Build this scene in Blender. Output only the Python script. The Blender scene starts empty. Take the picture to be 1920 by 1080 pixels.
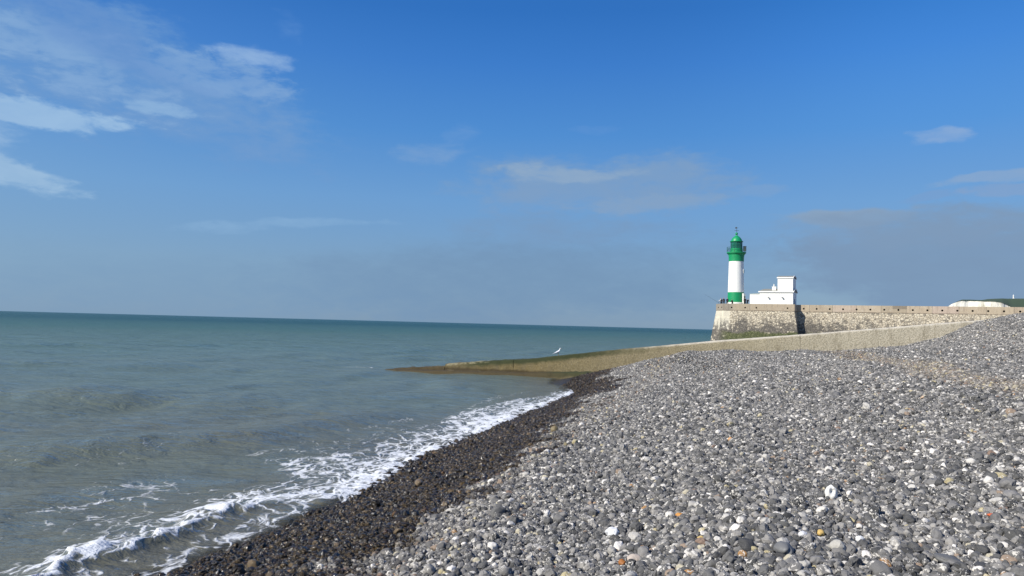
import bpy, bmesh, math, random
import numpy as np
from mathutils import Vector, Matrix
sc = bpy.context.scene
R = math.radians
rng = np.random.default_rng(7)
random.seed(7)

# ------------------------------------------------------------------ camera
cd = bpy.data.cameras.new('camera')
cam = bpy.data.objects.new('camera', cd); sc.collection.objects.link(cam)
cd.sensor_width = 36; cd.lens = 27; cd.clip_start = 0.1; cd.clip_end = 60000
EYE = 3.0
cam.location = (0, 0, EYE)
cam.rotation_mode = 'QUATERNION'
cam.rotation_quaternion = (Matrix.Rotation(R(90 + 2.70), 4, 'X') @ Matrix.Rotation(R(1.5), 4, 'Z')).to_quaternion()
sc.camera = cam
sc.view_settings.view_transform = 'Standard'; sc.view_settings.look = 'None'
sc.view_settings.gamma = 1; sc.view_settings.exposure = 0.35
EXPO = 2 ** 0.35

# ------------------------------------------------------------------ sun
SUN_EL = 38.0
SUN_AZ = Vector((-.88, -.47)).normalized()            # horizontal direction towards the sun
sv = Vector((SUN_AZ.x * math.cos(R(SUN_EL)), SUN_AZ.y * math.cos(R(SUN_EL)), math.sin(R(SUN_EL))))
ld = bpy.data.lights.new('sun', 'SUN'); ld.energy = 4.7; ld.angle = R(.5); ld.color = (1, .955, .885)
sun = bpy.data.objects.new('sun', ld); sc.collection.objects.link(sun)
sun.rotation_euler = sv.to_track_quat('Z', 'Y').to_euler()

# ------------------------------------------------------------------ node helper
class NT:
    def __init__(s, nt): s.t = nt; s.n = nt.nodes; s.l = nt.links
    def new(s, typ, **kw):
        x = s.n.new(typ)
        for k, v in kw.items(): setattr(x, k, v)
        return x
    def put(s, sock, v):
        if isinstance(v, bpy.types.NodeSocket): s.l.new(v, sock)
        elif isinstance(v, (tuple, list)) and len(v) == 3 and sock.type == 'RGBA': sock.default_value = (*v, 1)
        else: sock.default_value = v
    def m(s, op, a, b=0.0, c=0.0, clamp=False):
        x = s.new('ShaderNodeMath', operation=op, use_clamp=clamp)
        s.put(x.inputs[0], a); s.put(x.inputs[1], b); s.put(x.inputs[2], c)
        return x.outputs[0]
    def vm(s, op, a, b=(0, 0, 0), scale=None):
        x = s.new('ShaderNodeVectorMath', operation=op)
        s.put(x.inputs[0], a); s.put(x.inputs[1], b)
        if scale is not None: s.put(x.inputs['Scale'], scale)
        return x.outputs[0]
    def mix(s, f, a, b, mode='MIX'):
        x = s.new('ShaderNodeMix', data_type='RGBA', blend_type=mode)
        s.put(x.inputs[0], f); s.put(x.inputs[6], a); s.put(x.inputs[7], b)
        return x.outputs[2]
    def ss(s, v, lo, hi, a=0.0, b=1.0):
        x = s.new('ShaderNodeMapRange', interpolation_type='SMOOTHSTEP')
        for i, q in enumerate((v, lo, hi, a, b)): s.put(x.inputs[i], q)
        return x.outputs[0]
    def lin(s, v, lo, hi, a=0.0, b=1.0):
        x = s.new('ShaderNodeMapRange')
        for i, q in enumerate((v, lo, hi, a, b)): s.put(x.inputs[i], q)
        return x.outputs[0]
    def noise(s, vec, scale, detail=3, rough=.5, dist=0.0, out=0, w=None):
        x = s.new('ShaderNodeTexNoise')
        if w is not None: x.noise_dimensions = '4D'; s.put(x.inputs['W'], w)
        s.put(x.inputs['Vector'], vec); x.inputs['Scale'].default_value = scale
        x.inputs['Detail'].default_value = detail; x.inputs['Roughness'].default_value = rough
        x.inputs['Distortion'].default_value = dist
        return x.outputs[out]
    def voro(s, vec, scale, feature='F1', out='Distance', rand=1.0):
        x = s.new('ShaderNodeTexVoronoi', feature=feature)
        s.put(x.inputs['Vector'], vec); x.inputs['Scale'].default_value = scale
        x.inputs['Randomness'].default_value = rand
        return x.outputs[out]
    def ramp(s, f, stops, interp='LINEAR'):
        x = s.new('ShaderNodeValToRGB'); x.color_ramp.interpolation = interp
        e = x.color_ramp.elements
        while len(e) < len(stops): e.new(.5)
        for i, (p, c) in enumerate(stops):
            e[i].position = p; e[i].color = (*c, 1) if len(c) == 3 else c
        s.put(x.inputs[0], f); return x.outputs[0]
    def sep(s, v):
        x = s.new('ShaderNodeSeparateXYZ'); s.put(x.inputs[0], v); return x.outputs
    def comb(s, a, b, c):
        x = s.new('ShaderNodeCombineXYZ')
        for i, q in enumerate((a, b, c)): s.put(x.inputs[i], q)
        return x.outputs[0]
    def attr(s, name, typ='GEOMETRY', out='Fac'):
        x = s.new('ShaderNodeAttribute', attribute_name=name, attribute_type=typ)
        return x.outputs[out]
    def bump(s, h, strength=.5, dist=.05, normal=None):
        x = s.new('ShaderNodeBump'); s.put(x.inputs['Height'], h)
        x.inputs['Strength'].default_value = strength; x.inputs['Distance'].default_value = dist
        if normal is not None: s.put(x.inputs['Normal'], normal)
        return x.outputs[0]

def mat(name):
    m = bpy.data.materials.new(name); m.use_nodes = True
    nt = NT(m.node_tree); nt.n.clear()
    out = nt.new('ShaderNodeOutputMaterial'); b = nt.new('ShaderNodeBsdfPrincipled')
    nt.l.new(b.outputs[0], out.inputs[0])
    nt.out = out; nt.b = b
    nt.geo = nt.new('ShaderNodeNewGeometry'); nt.tc = nt.new('ShaderNodeTexCoord')
    nt.P = nt.geo.outputs['Position']; nt.O = nt.tc.outputs['Object']
    return m, nt
def lin3(r, g, b):
    f = lambda c: ((c / 255 + .055) / 1.055) ** 2.4 if c > 10 else c / 255 / 12.92
    return (f(r), f(g), f(b))

# ------------------------------------------------------------------ world: Nishita sky, haze towards the horizon, thin clouds
w = bpy.data.worlds.new('World'); sc.world = w; w.use_nodes = True
W = NT(w.node_tree); W.n.clear()
wo = W.new('ShaderNodeOutputWorld'); bg = W.new('ShaderNodeBackground'); W.l.new(bg.outputs[0], wo.inputs[0])
BGS = 0.1
bg.inputs[1].default_value = BGS
sky = W.new('ShaderNodeTexSky', sky_type='NISHITA'); sky.sun_disc = False
sky.sun_elevation = R(SUN_EL); sky.sun_rotation = math.atan2(SUN_AZ.x, SUN_AZ.y)
sky.air_density = 1.0; sky.dust_density = .4; sky.ozone_density = 2.0
wtc = W.new('ShaderNodeTexCoord'); D = wtc.outputs['Generated']
dx, dy, dz = W.sep(W.vm('NORMALIZE', D))
az = W.m('MULTIPLY', W.m('ARCTAN2', dx, dy), 180 / math.pi)
el = W.m('MULTIPLY', W.m('ARCSINE', dz), 180 / math.pi)
def S(r, g, b):                                        # radiance that the exposure turns into this sky tone
    c = lin3(r, g, b); return tuple(q / BGS / EXPO for q in c)
ef = W.lin(el, -2, 43)
base = W.ramp(W.lin(el, 0, 45), [(0, S(110, 146, 180)), (.09, S(112, 151, 190)), (.2, S(98, 152, 208)), (.31, S(66, 137, 210)),
                        (.42, S(44, 120, 204)), (.5, S(27, 108, 193)), (1, S(22, 78, 155))])
base = W.mix(W.m('MULTIPLY', W.ss(az, 8, 30), W.ss(el, 8, 20)), base, W.mix(1.0, base, (1.35, 1.22, 1.16), 'MULTIPLY'))
# the left of the frame is nearer the sun: paler
warm = W.m('MULTIPLY', W.ss(az, 5, -60), W.ss(el, 30, 4))
base = W.mix(W.m('MULTIPLY', warm, .4), base, S(128, 170, 208))
skyc = W.mix(.86, sky.outputs[0], base)
# clouds
wv = W.comb(W.m('MULTIPLY', az, .035), W.m('MULTIPLY', el, .09), 0.0)
n1 = W.noise(wv, 3.0, 6, .55, .6); n2 = W.noise(wv, 9.0, 5, .6, .3)
nw = W.noise(wv, 2.2, 4, .55, 0, 1)
wsep = W.sep(nw)
azw = W.m('ADD', az, W.m('MULTIPLY', W.m('SUBTRACT', wsep[0], .5), 9.0))
elw = W.m('ADD', el, W.m('MULTIPLY', W.m('SUBTRACT', wsep[1], .5), 3.2))
F = 1440.0
def ae(px, py):                                         # frame position -> azimuth, elevation
    x, y = px - 960, 540 - py
    c, s_ = math.cos(R(-1.5)), math.sin(R(-1.5))
    x, y = x * math.cos(R(1.5)) - y * math.sin(R(1.5)), x * math.sin(R(1.5)) + y * math.cos(R(1.5))
    p = R(2.7)
    v = Vector((x / F, math.cos(p) - y / F * math.sin(p), math.sin(p) + y / F * math.cos(p))).normalized()
    return math.degrees(math.atan2(v.x, v.y)), math.degrees(math.asin(v.z))
n3 = W.noise(wv, 26.0, 5, .62, .4)
nd = W.m('ADD', W.m('ADD', W.m('MULTIPLY', W.m('SUBTRACT', n1, .5), 1.5), W.m('MULTIPLY', W.m('SUBTRACT', n2, .5), 1.1)), W.m('MULTIPLY', W.m('SUBTRACT', n3, .5), .7))
def cloud(cx, cy, rx, ry, tilt, amt, col, soft=.55, lo=.22, rag=1.0, inner=.35):
    """one cloud: soft elliptical envelope with a ragged, wispy edge; inner = how much its density varies"""
    global skyc
    a0, e0 = ae(cx, cy); ra, re = rx / 25.0, ry / 25.0
    t = R(tilt); ca, sa = math.cos(t), math.sin(t)
    u = W.m('SUBTRACT', azw, a0); v = W.m('SUBTRACT', elw, e0)
    p = W.m('DIVIDE', W.m('ADD', W.m('MULTIPLY', u, ca), W.m('MULTIPLY', v, sa)), ra)
    q = W.m('DIVIDE', W.m('SUBTRACT', W.m('MULTIPLY', v, ca), W.m('MULTIPLY', u, sa)), re)
    d = W.m('SQRT', W.m('ADD', W.m('MULTIPLY', p, p), W.m('MULTIPLY', q, q)))
    env = W.ss(d, 1.3, .2)
    k = W.ss(W.m('ADD', W.m('MULTIPLY', nd, rag), env), lo + .12, lo + .12 + soft)
    k = W.m('MULTIPLY', k, W.ss(d, 1.35, 1.0))
    k = W.m('MULTIPLY', k, W.lin(n2, .3, .7, 1 - inner, 1.0 + inner * .4))
    skyc = W.mix(W.m('MULTIPLY', k, amt, clamp=True), skyc, S(*col))
cloud(1000, 530, 600, 110, 2, .75, (116, 148, 182), .9, .1, .5, .1)
cloud(1770, 505, 350, 120, -3, .9, (124, 151, 182), .5, .22, .5, .12)
cloud(330, 540, 600, 90, 0, .5, (122, 156, 190), .9, .2, .5, .2)
cloud(1600, 402, 170, 24, -2, .8, (142, 164, 188), .5, .2, .6)
cloud(1720, 430, 300, 48, -3, .8, (128, 155, 186), .8, .1, .6)
cloud(1120, 345, 350, 72, 2, .9, (126, 159, 197), .7, .18, .7, .2)
cloud(1060, 325, 170, 24, 3, .7, (146, 172, 200), .6, .28, .9)
cloud(1200, 378, 200, 22, 3, .6, (136, 164, 196), .6, .25, .9)
cloud(1060, 430, 300, 50, 0, .7, (122, 154, 190), .8, .25, .6)
cloud(1420, 350, 62, 16, 0, .6, (126, 162, 204), .6, .25, .7)
cloud(1735, 258, 66, 22, -2, .85, (136, 170, 214), .5, .28, .8)
cloud(1870, 333, 110, 15, 2, .8, (138, 168, 204), .5, .28, .8)
cloud(1900, 357, 60, 16, 0, .7, (134, 162, 200), .5, .28, .8)
cloud(1755, 367, 60, 13, 0, .5, (124, 158, 202), .6, .28, .8)
cloud(805, 292, 95, 30, 4, .7, (122, 161, 208), .9, .22, 1.0)
cloud(855, 255, 50, 36, 40, .5, (114, 157, 211), 1.0, .2, 1.0)
cloud(560, 425, 260, 14, 5, .45, (142, 180, 216), .7, .25, .9)
cloud(190, 125, 470, 130, -12, 1.0, (112, 155, 206), .8, .12, .8, .25)
cloud(120, 110, 330, 84, -14, .8, (132, 170, 214), .6, .42, 1.4, .5)
cloud(400, 130, 190, 44, -6, .8, (126, 165, 212), .6, .30, 1.2, .4)
cloud(60, 203, 200, 30, -2, .95, (154, 189, 224), .45, .22, .8, .2)
cloud(280, 192, 110, 20, -5, .85, (140, 178, 218), .5, .25, .9)
cloud(505, 106, 95, 27, -9, .85, (142, 177, 220), .8, .22, .9, .3)
cloud(540, 46, 50, 20, -28, .45, (104, 150, 211), 1.0, .22, .9)
cloud(10, 318, 190, 44, -14, .95, (156, 189, 220), .5, .25, .8, .2)
cloud(-80, 260, 160, 120, 0, .8, (150, 184, 220), .7, .25, .9)
cloud(120, 30, 330, 50, -16, .5, (92, 138, 202), .8, .25, .9)
cloud(1130, 236, 50, 14, 0, .25, (110, 155, 214), .7, .25, .9)
W.l.new(skyc, bg.inputs[0])

# ------------------------------------------------------------------ numpy noise
def _h(ix, iy, seed):
    n = (ix.astype(np.int64) * 374761393 + iy.astype(np.int64) * 668265263 + seed * 982451653) & 0xffffffff
    n = ((n ^ (n >> 13)) * 1274126177) & 0xffffffff
    return ((n ^ (n >> 16)) & 0xffff) / 65535.0
def vnoise(x, y, seed=0):
    ix, iy = np.floor(x), np.floor(y); fx, fy = x - ix, y - iy
    fx = fx * fx * (3 - 2 * fx); fy = fy * fy * (3 - 2 * fy)
    a, b = _h(ix, iy, seed), _h(ix + 1, iy, seed); c, d = _h(ix, iy + 1, seed), _h(ix + 1, iy + 1, seed)
    return (a + (b - a) * fx) * (1 - fy) + (c + (d - c) * fx) * fy
def fbm(x, y, seed=0, o=4):
    s = 0; a = .5; t = 0
    for k in range(o):
        s = s + a * vnoise(x * 2 ** k + 17.3 * k, y * 2 ** k - 9.1 * k, seed + k); t += a; a *= .55
    return s / t
def smooth(x, a, b):
    t = np.clip((x - a) / (b - a), 0, 1); return t * t * (3 - 2 * t)

# shore coordinates: s = metres up the beach from the waterline, t = metres along the shore
OX = -6.85; TX, TY = .27, .963
def st(X, Y): return TY * (X - OX) - TX * Y, TX * (X - OX) + TY * Y
def xy(s, t): return OX + TY * s + TX * t, -TX * s + TY * t
PS = np.array([-2000, -60, -10, 0, 3, 6.6, 12, 15.4, 17.0, 18.6, 20.4, 22.5, 26, 30, 60, 5000.])
PZ = np.array([-60, -7, -1.7, 0, .66, 1.40, 2.02, 2.42, 2.86, 3.66, 4.12, 4.38, 4.5, 4.55, 4.8, 5.0])
GT = 46.0                                               # the groyne stands across the shore here
def shift(t): return -2.2 * smooth(t, 34, 44.5) + .38 * (1 - smooth(t, 11, 19))
def beach_z(s, t):
    s2 = s - shift(t) * (1 - smooth(s, 2, 14))
    z = np.interp(s2, PS, PZ)
    z = z + .34 * np.exp(-((s - 5.4) / 3.9) ** 2) * smooth(t, 36, 45) * (1 - smooth(t, GT, GT + .6))
    z = z + (fbm(s * .35, t * .12, 3, 3) - .5) * .22 * smooth(s, -1, 5) + (fbm(s * .9 + 5, t * .5, 9, 3) - .5) * .09
    z = z + .07 * np.exp(-((s - 4.1 - .5 * np.sin(t * .3)) / .55) ** 2) + .08 * np.exp(-((s - 10.7 - .3 * np.sin(t * .25)) / .6) ** 2)
    z = z - 1.5 * smooth(t, GT + .2, GT + .8) * (1 - smooth(s, 19, 24)) - 2.6 * smooth(t, GT + 2, GT + 14)
    return z

# ------------------------------------------------------------------ mesh helpers
def link(o): sc.collection.objects.link(o); return o
def tag(o, label=None, cat=None, group=None, kind=None):
    if label: o['label'] = label
    if cat: o['category'] = cat
    if group: o['group'] = group
    if kind: o['kind'] = kind
    return o
def empty(name, loc=(0, 0, 0), rz=0.0, parent=None):
    o = link(bpy.data.objects.new(name, None)); o.location = loc; o.rotation_euler = (0, 0, rz)
    o.empty_display_size = .2
    if parent: o.parent = parent
    return o
class MB:
    def __init__(s): s.b = bmesh.new()
    def box(s, x0, x1, y0, y1, z0, z1):
        v = [s.b.verts.new(p) for p in ((x0, y0, z0), (x1, y0, z0), (x1, y1, z0), (x0, y1, z0), (x0, y0, z1), (x1, y0, z1), (x1, y1, z1), (x0, y1, z1))]
        for f in ((3, 2, 1, 0), (4, 5, 6, 7), (0, 1, 5, 4), (1, 2, 6, 5), (2, 3, 7, 6), (3, 0, 4, 7)): s.b.faces.new([v[i] for i in f])
        return s
    def face(s, pts): return s.b.faces.new([s.b.verts.new(p) for p in pts])
    def lathe(s, prof, n=32, c=(0, 0), cap=True, off=0.0):
        rings = []
        for r, z in prof:
            rings.append([s.b.verts.new((c[0] + r * math.cos(off + 2 * math.pi * k / n), c[1] + r * math.sin(off + 2 * math.pi * k / n), z)) for k in range(n)])
        for a, b in zip(rings, rings[1:]):
            for k in range(n): s.b.faces.new((a[k], a[(k + 1) % n], b[(k + 1) % n], b[k]))
        if cap:
            s.b.faces.new(rings[0][::-1]); s.b.faces.new(rings[-1])
        return s
    def tube(s, pts, r, n=8):
        pts = [Vector(p) for p in pts]; rings = []
        for i, p in enumerate(pts):
            d = (pts[min(i + 1, len(pts) - 1)] - pts[max(i - 1, 0)]).normalized()
            a = d.orthogonal().normalized() if i == 0 else (rings_a - d * rings_a.dot(d)).normalized()
            rings_a = a; b = d.cross(a); rr = r[i] if isinstance(r, (list, tuple)) else r
            rings.append([s.b.verts.new(p + a * rr * math.cos(2 * math.pi * k / n) + b * rr * math.sin(2 * math.pi * k / n)) for k in range(n)])
        for A, B in zip(rings, rings[1:]):
            for k in range(n): s.b.faces.new((A[k], A[(k + 1) % n], B[(k + 1) % n], B[k]))
        s.b.faces.new(rings[0][::-1]); s.b.faces.new(rings[-1])
        return s
    def ring(s, R_, z, r, n=40, c=(0, 0)):
        vs = []
        for k in range(n):
            a = 2 * math.pi * k / n
            vs.append([s.b.verts.new((c[0] + (R_ + r * math.cos(q)) * math.cos(a), c[1] + (R_ + r * math.cos(q)) * math.sin(a), z + r * math.sin(q))) for q in (0, math.pi / 2, math.pi, 1.5 * math.pi)])
        for k in range(n):
            A, B = vs[k], vs[(k + 1) % n]
            for j in range(4): s.b.faces.new((A[j], B[j], B[(j + 1) % 4], A[(j + 1) % 4]))
        return s
    def build(s, name, m, parent=None, smooth_=False, bevel=0.0, loc=None):
        bmesh.ops.recalc_face_normals(s.b, faces=s.b.faces)
        me = bpy.data.meshes.new(name); s.b.to_mesh(me); s.b.free()
        for x in (m if isinstance(m, (list, tuple)) else [m]): me.materials.append(x)
        o = link(bpy.data.objects.new(name, me))
        if smooth_:
            me.polygons.foreach_set('use_smooth', [True] * len(me.polygons))
            me.set_sharp_from_angle(angle=R(35))
        if parent: o.parent = parent
        if loc: o.location = loc
        if bevel:
            md = o.modifiers.new('bevel', 'BEVEL'); md.width = bevel; md.segments = 2; md.limit_method = 'ANGLE'
        return o
def grid_mesh(name, X, Y, Z, m, attrs=None, smooth_=True):
    ny, nx = X.shape
    me = bpy.data.meshes.new(name)
    co = np.stack([X, Y, Z], -1).reshape(-1, 3).astype(np.float32)
    i = np.arange(ny - 1)[:, None] * nx + np.arange(nx - 1)[None]
    q = np.stack([i, i + 1, i + nx + 1, i + nx], -1).reshape(-1, 4)
    me.vertices.add(len(co)); me.vertices.foreach_set('co', co.ravel())
    me.loops.add(q.size); me.loops.foreach_set('vertex_index', q.ravel().astype(np.int32))
    me.polygons.add(len(q)); me.polygons.foreach_set('loop_start', np.arange(0, q.size, 4, dtype=np.int32))
    me.polygons.foreach_set('loop_total', np.full(len(q), 4, np.int32))
    me.update(calc_edges=True)
    me.polygons.foreach_set('use_smooth', np.full(len(q), smooth_))
    for k, v in (attrs or {}).items():
        a = me.attributes.new(k, 'FLOAT', 'POINT'); a.data.foreach_set('value', v.ravel().astype(np.float32))
    me.materials.append(m)
    return link(bpy.data.objects.new(name, me))
def graded(a, b, d0, g, dmax=1e9):
    out = [a]; d = d0; sgn = 1 if b > a else -1
    while (b - out[-1]) * sgn > 0:
        out.append(out[-1] + sgn * d); d = min(d * g, dmax)
    out[-1] = b; return out

# ------------------------------------------------------------------ materials for the setting
def shingle_bed_material():
    m, n = mat('shingle_bed')
    v = n.voro(n.P, 17, out='Color'); vd = n.voro(n.P, 17)
    r = n.sep(v)[0]
    col = n.ramp(r, [(0, (.05, .048, .045)), (.55, (.125, .12, .112)), (.8, (.20, .19, .175)), (.93, (.42, .40, .36)), (1, (.6, .57, .5))])
    wet = n.attr('wet')
    col = n.mix(wet, col, n.mix(1.0, col, (.24, .22, .20), 'MULTIPLY'))
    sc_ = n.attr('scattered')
    col = n.mix(sc_, col, n.mix(wet, (.03, .029, .027), (.012, .010, .008)))  # bed among scattered pebbles painted near-black for the shade in the gaps
    n.put(n.b.inputs['Base Color'], col)
    n.put(n.b.inputs['Roughness'], n.m('SUBTRACT', .85, n.m('MULTIPLY', wet, .5)))
    n.put(n.b.inputs['Normal'], n.bump(n.m('SUBTRACT', 1.0, vd), .9, .05))
    return m
def pebble_material():
    m, n = mat('pebbles')
    rnd = n.attr('rnd', 'INSTANCER', 'Vector'); r = n.sep(rnd)
    wet = n.attr('wet', 'INSTANCER'); brown = n.attr('brown', 'INSTANCER')
    p = n.vm('ADD', n.O, n.vm('MULTIPLY', rnd, (37., 53., 71.)))
    fine = n.noise(p, 9, 5, .65); big = n.noise(p, 1.6, 3, .55, .6); sp = n.noise(p, 26, 2, .5)
    col = n.ramp(r[0], [(0, (.036, .036, .036)), (.2, (.066, .065, .062)), (.45, (.100, .098, .094)), (.64, (.142, .137, .130)), (.78, (.195, .186, .172)),
                        (.91, (.27, .255, .23)), (.965, (.43, .41, .37)), (1, (.68, .64, .58))])
    odd = n.ramp(r[1], [(0, (.30, .17, .07)), (.12, (.36, .31, .18)), (.4, (.24, .18, .13)), (.65, (.40, .36, .26)), (.88, (.17, .11, .075))], 'CONSTANT')
    isodd = n.m('LESS_THAN', r[2], n.m('ADD', .024, n.m('MULTIPLY', brown, .25)))
    col = n.mix(isodd, col, odd)
    col = n.mix(n.m('MULTIPLY', brown, .35), col, (.17, .135, .095))
    # pale chalky cortex patches and rims, fine mottling
    cort = n.m('MULTIPLY', n.ss(big, n.lin(r[1], 0, 1, .50, .78), n.lin(r[1], 0, 1, .56, .84)), n.ss(fine, .3, .5))
    col = n.mix(n.m('MULTIPLY', cort, .9), col, (.60, .57, .51))
    col = n.mix(n.m('MULTIPLY', n.ss(fine, .35, .75), .45), col, n.mix(1.0, col, (1.55, 1.55, 1.5), 'MULTIPLY'))
    col = n.mix(n.m('MULTIPLY', n.ss(sp, .56, .7), .3), col, (.4, .39, .37))
    col = n.mix(n.m('MULTIPLY', n.ss(fine, .45, .2), .5), col, n.mix(1.0, col, (.5, .5, .5), 'MULTIPLY'))
    wc = n.mix(1.0, col, (.23, .18, .12), 'MULTIPLY')
    col = n.mix(wet, col, wc)
    n.put(n.b.inputs['Base Color'], col)
    n.put(n.b.inputs['Roughness'], n.mix(wet, (.78, .78, .78), n.mix(n.ss(r[0], .2, .8), (.34, .34, .34), (.08, .08, .08))))
    n.put(n.b.inputs['Specular IOR Level'], n.lin(n.m('MULTIPLY', r[1], r[1]), 0, 1, .12, .75))
    n.put(n.b.inputs['Normal'], n.bump(fine, .35, .006))
    return m
def water_material():
    m, n = mat('sea_water')
    P = n.P; x, y, z = n.sep(P)
    dist = n.m('SQRT', n.m('ADD', n.m('MULTIPLY', x, x), n.m('MULTIPLY', y, y)))     # metres from the camera: steers roughness, swell and reflection; sediment follows offshore
    off = n.attr('offshore')
    pv = n.vm('MULTIPLY', P, (.02, .05, 0)); patch = n.noise(pv, 1.0, 4, .55, .4)
    body = n.ramp(n.m('ADD', n.lin(off, 0, 420), n.m('MULTIPLY', n.m('SUBTRACT', patch, .5), .12)),
                  [(0, (.122, .130, .098)), (.03, (.120, .150, .118)), (.12, (.094, .146, .122)), (.4, (.052, .118, .106)), (1, (.018, .072, .076))])
    sh = n.attr('shallow')
    body = n.mix(n.m('MULTIPLY', sh, .5), body, (.125, .11, .08))
    # foam: lace broken up by noise where the envelope says the water is churned
    env = n.attr('foam'); fq = n.attr('froth')
    wp = n.vm('ADD', n.vm('MULTIPLY', P, (1.0, .55, 0)), n.vm('MULTIPLY', n.noise(P, 1.3, 3, .5, 0, 1), (.7, .7, 0)))
    e1 = n.voro(wp, 2.6, 'DISTANCE_TO_EDGE'); e2 = n.voro(wp, 7.5, 'DISTANCE_TO_EDGE')
    lace = n.m('ADD', n.m('MULTIPLY', n.ss(e1, .16, .0), .55), n.m('MULTIPLY', n.ss(e2, .22, .02), .45))
    fn = n.m('ADD', n.m('MULTIPLY', n.noise(wp, 3.0, 6, .66, .8), .75), n.m('MULTIPLY', n.noise(n.vm('MULTIPLY', P, (1, 1.6, 0)), 13, 4, .65), .27))
    f = n.m('ADD', n.m('MULTIPLY', lace, .42), n.m('MULTIPLY', fn, 1.05))
    thr = n.lin(env, 0, 1, 1.20, .20)
    foam = n.m('MULTIPLY', n.ss(f, thr, n.m('ADD', thr, .30)), n.ss(env, .02, .12))
    foamw = n.m('MULTIPLY', foam, n.lin(env, .15, .7, .6, .97))
    n.put(n.b.inputs['Base Color'], n.mix(foamw, body, (.74, .76, .77)))
    n.put(n.b.inputs['Roughness'], n.mix(foam, n.lin(dist, 10, 400, .07, .22), (.65, .65, .65)))
    n.b.inputs['IOR'].default_value = 1.33
    pr = n.vm('MULTIPLY', P, (.75, 1.5, 1.0))
    b1 = n.noise(pr, 1.6, 5, .6, .3); b2 = n.noise(pr, 7.0, 3, .6, .2)
    pr2 = n.vm('MULTIPLY', P, (.35, .9, 1)); b0 = n.noise(pr2, .35, 4, .6, .4)
    nb = n.bump(b2, .6, .04); nb = n.bump(b1, 1.0, .15, nb)
    farb = n.new('ShaderNodeBump'); n.put(farb.inputs['Height'], b0); n.put(farb.inputs['Normal'], nb)
    n.put(farb.inputs['Strength'], n.ss(dist, 20, 110, .25, 1.0)); farb.inputs['Distance'].default_value = 1.3
    fb = n.bump(n.m('ADD', n.m('MULTIPLY', foam, .3), n.m('MULTIPLY', n.noise(P, 30, 4, .7), foam)), .55, .03, farb.outputs[0])
    n.put(n.b.inputs['Normal'], fb); n.b.inputs['Specular IOR Level'].default_value = 0.0
    gl = n.new('ShaderNodeBsdfGlossy'); n.put(gl.inputs['Normal'], fb); n.put(gl.inputs['Roughness'], n.ss(dist, 10, 300, .12, .2)); gl.inputs['Color'].default_value = (1, 1, 1, 1)
    fz = n.new('ShaderNodeFresnel'); fz.inputs['IOR'].default_value = 1.33; n.put(fz.inputs['Normal'], fb)
    refl = n.m('MULTIPLY', n.m('MULTIPLY', fz.outputs[0], n.ss(dist, 8, 220, .80, .42)), n.m('SUBTRACT', 1.0, foam))  # sky reflection toned down farther out, standing for unmodelled wave slopes
    wm = n.new('ShaderNodeMixShader'); n.put(wm.inputs[0], refl); n.l.new(n.b.outputs[0], wm.inputs[1]); n.l.new(gl.outputs[0], wm.inputs[2])
    # the last thin film over the stones is clear
    tr = n.new('ShaderNodeBsdfTransparent'); mx = n.new('ShaderNodeMixShader')
    clear = n.m('MULTIPLY', n.m('MULTIPLY', n.attr('film'), .85), n.m('SUBTRACT', 1.0, foamw))
    n.put(mx.inputs[0], clear); n.l.new(wm.outputs[0], mx.inputs[1]); n.l.new(tr.outputs[0], mx.inputs[2])
    n.l.new(mx.outputs[0], n.out.inputs[0])
    return m

# ------------------------------------------------------------------ beach sheet
def build_beach():
    s = np.array(graded(-2, -900, .4, 1.12)[::-1][:-1] + list(np.arange(-2, 28, .16)) + graded(28, 4000, .3, 1.15))
    t = np.array(graded(1, -600, .3, 1.13)[::-1][:-1] + list(np.arange(1, 50, .16)) + graded(50, 5000, .25, 1.06))
    Sg, Tg = np.meshgrid(s, t)
    X, Y = xy(Sg, Tg); Z = beach_z(Sg, Tg)
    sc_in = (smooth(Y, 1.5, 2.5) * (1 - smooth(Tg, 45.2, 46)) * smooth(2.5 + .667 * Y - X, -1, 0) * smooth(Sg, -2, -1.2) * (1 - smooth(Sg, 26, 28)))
    wetl = 3.1 - .65 * smooth(Tg, 14, 30) + (fbm(Sg * 0 + 3, Tg * .3, 21, 3) - .5) * 1.6
    wet = 1 - smooth(Sg - shift(Tg) * .8, wetl - .25, wetl + .25)
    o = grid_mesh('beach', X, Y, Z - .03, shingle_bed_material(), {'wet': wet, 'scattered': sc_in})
    tag(o, kind='structure')
build_beach()

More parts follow.
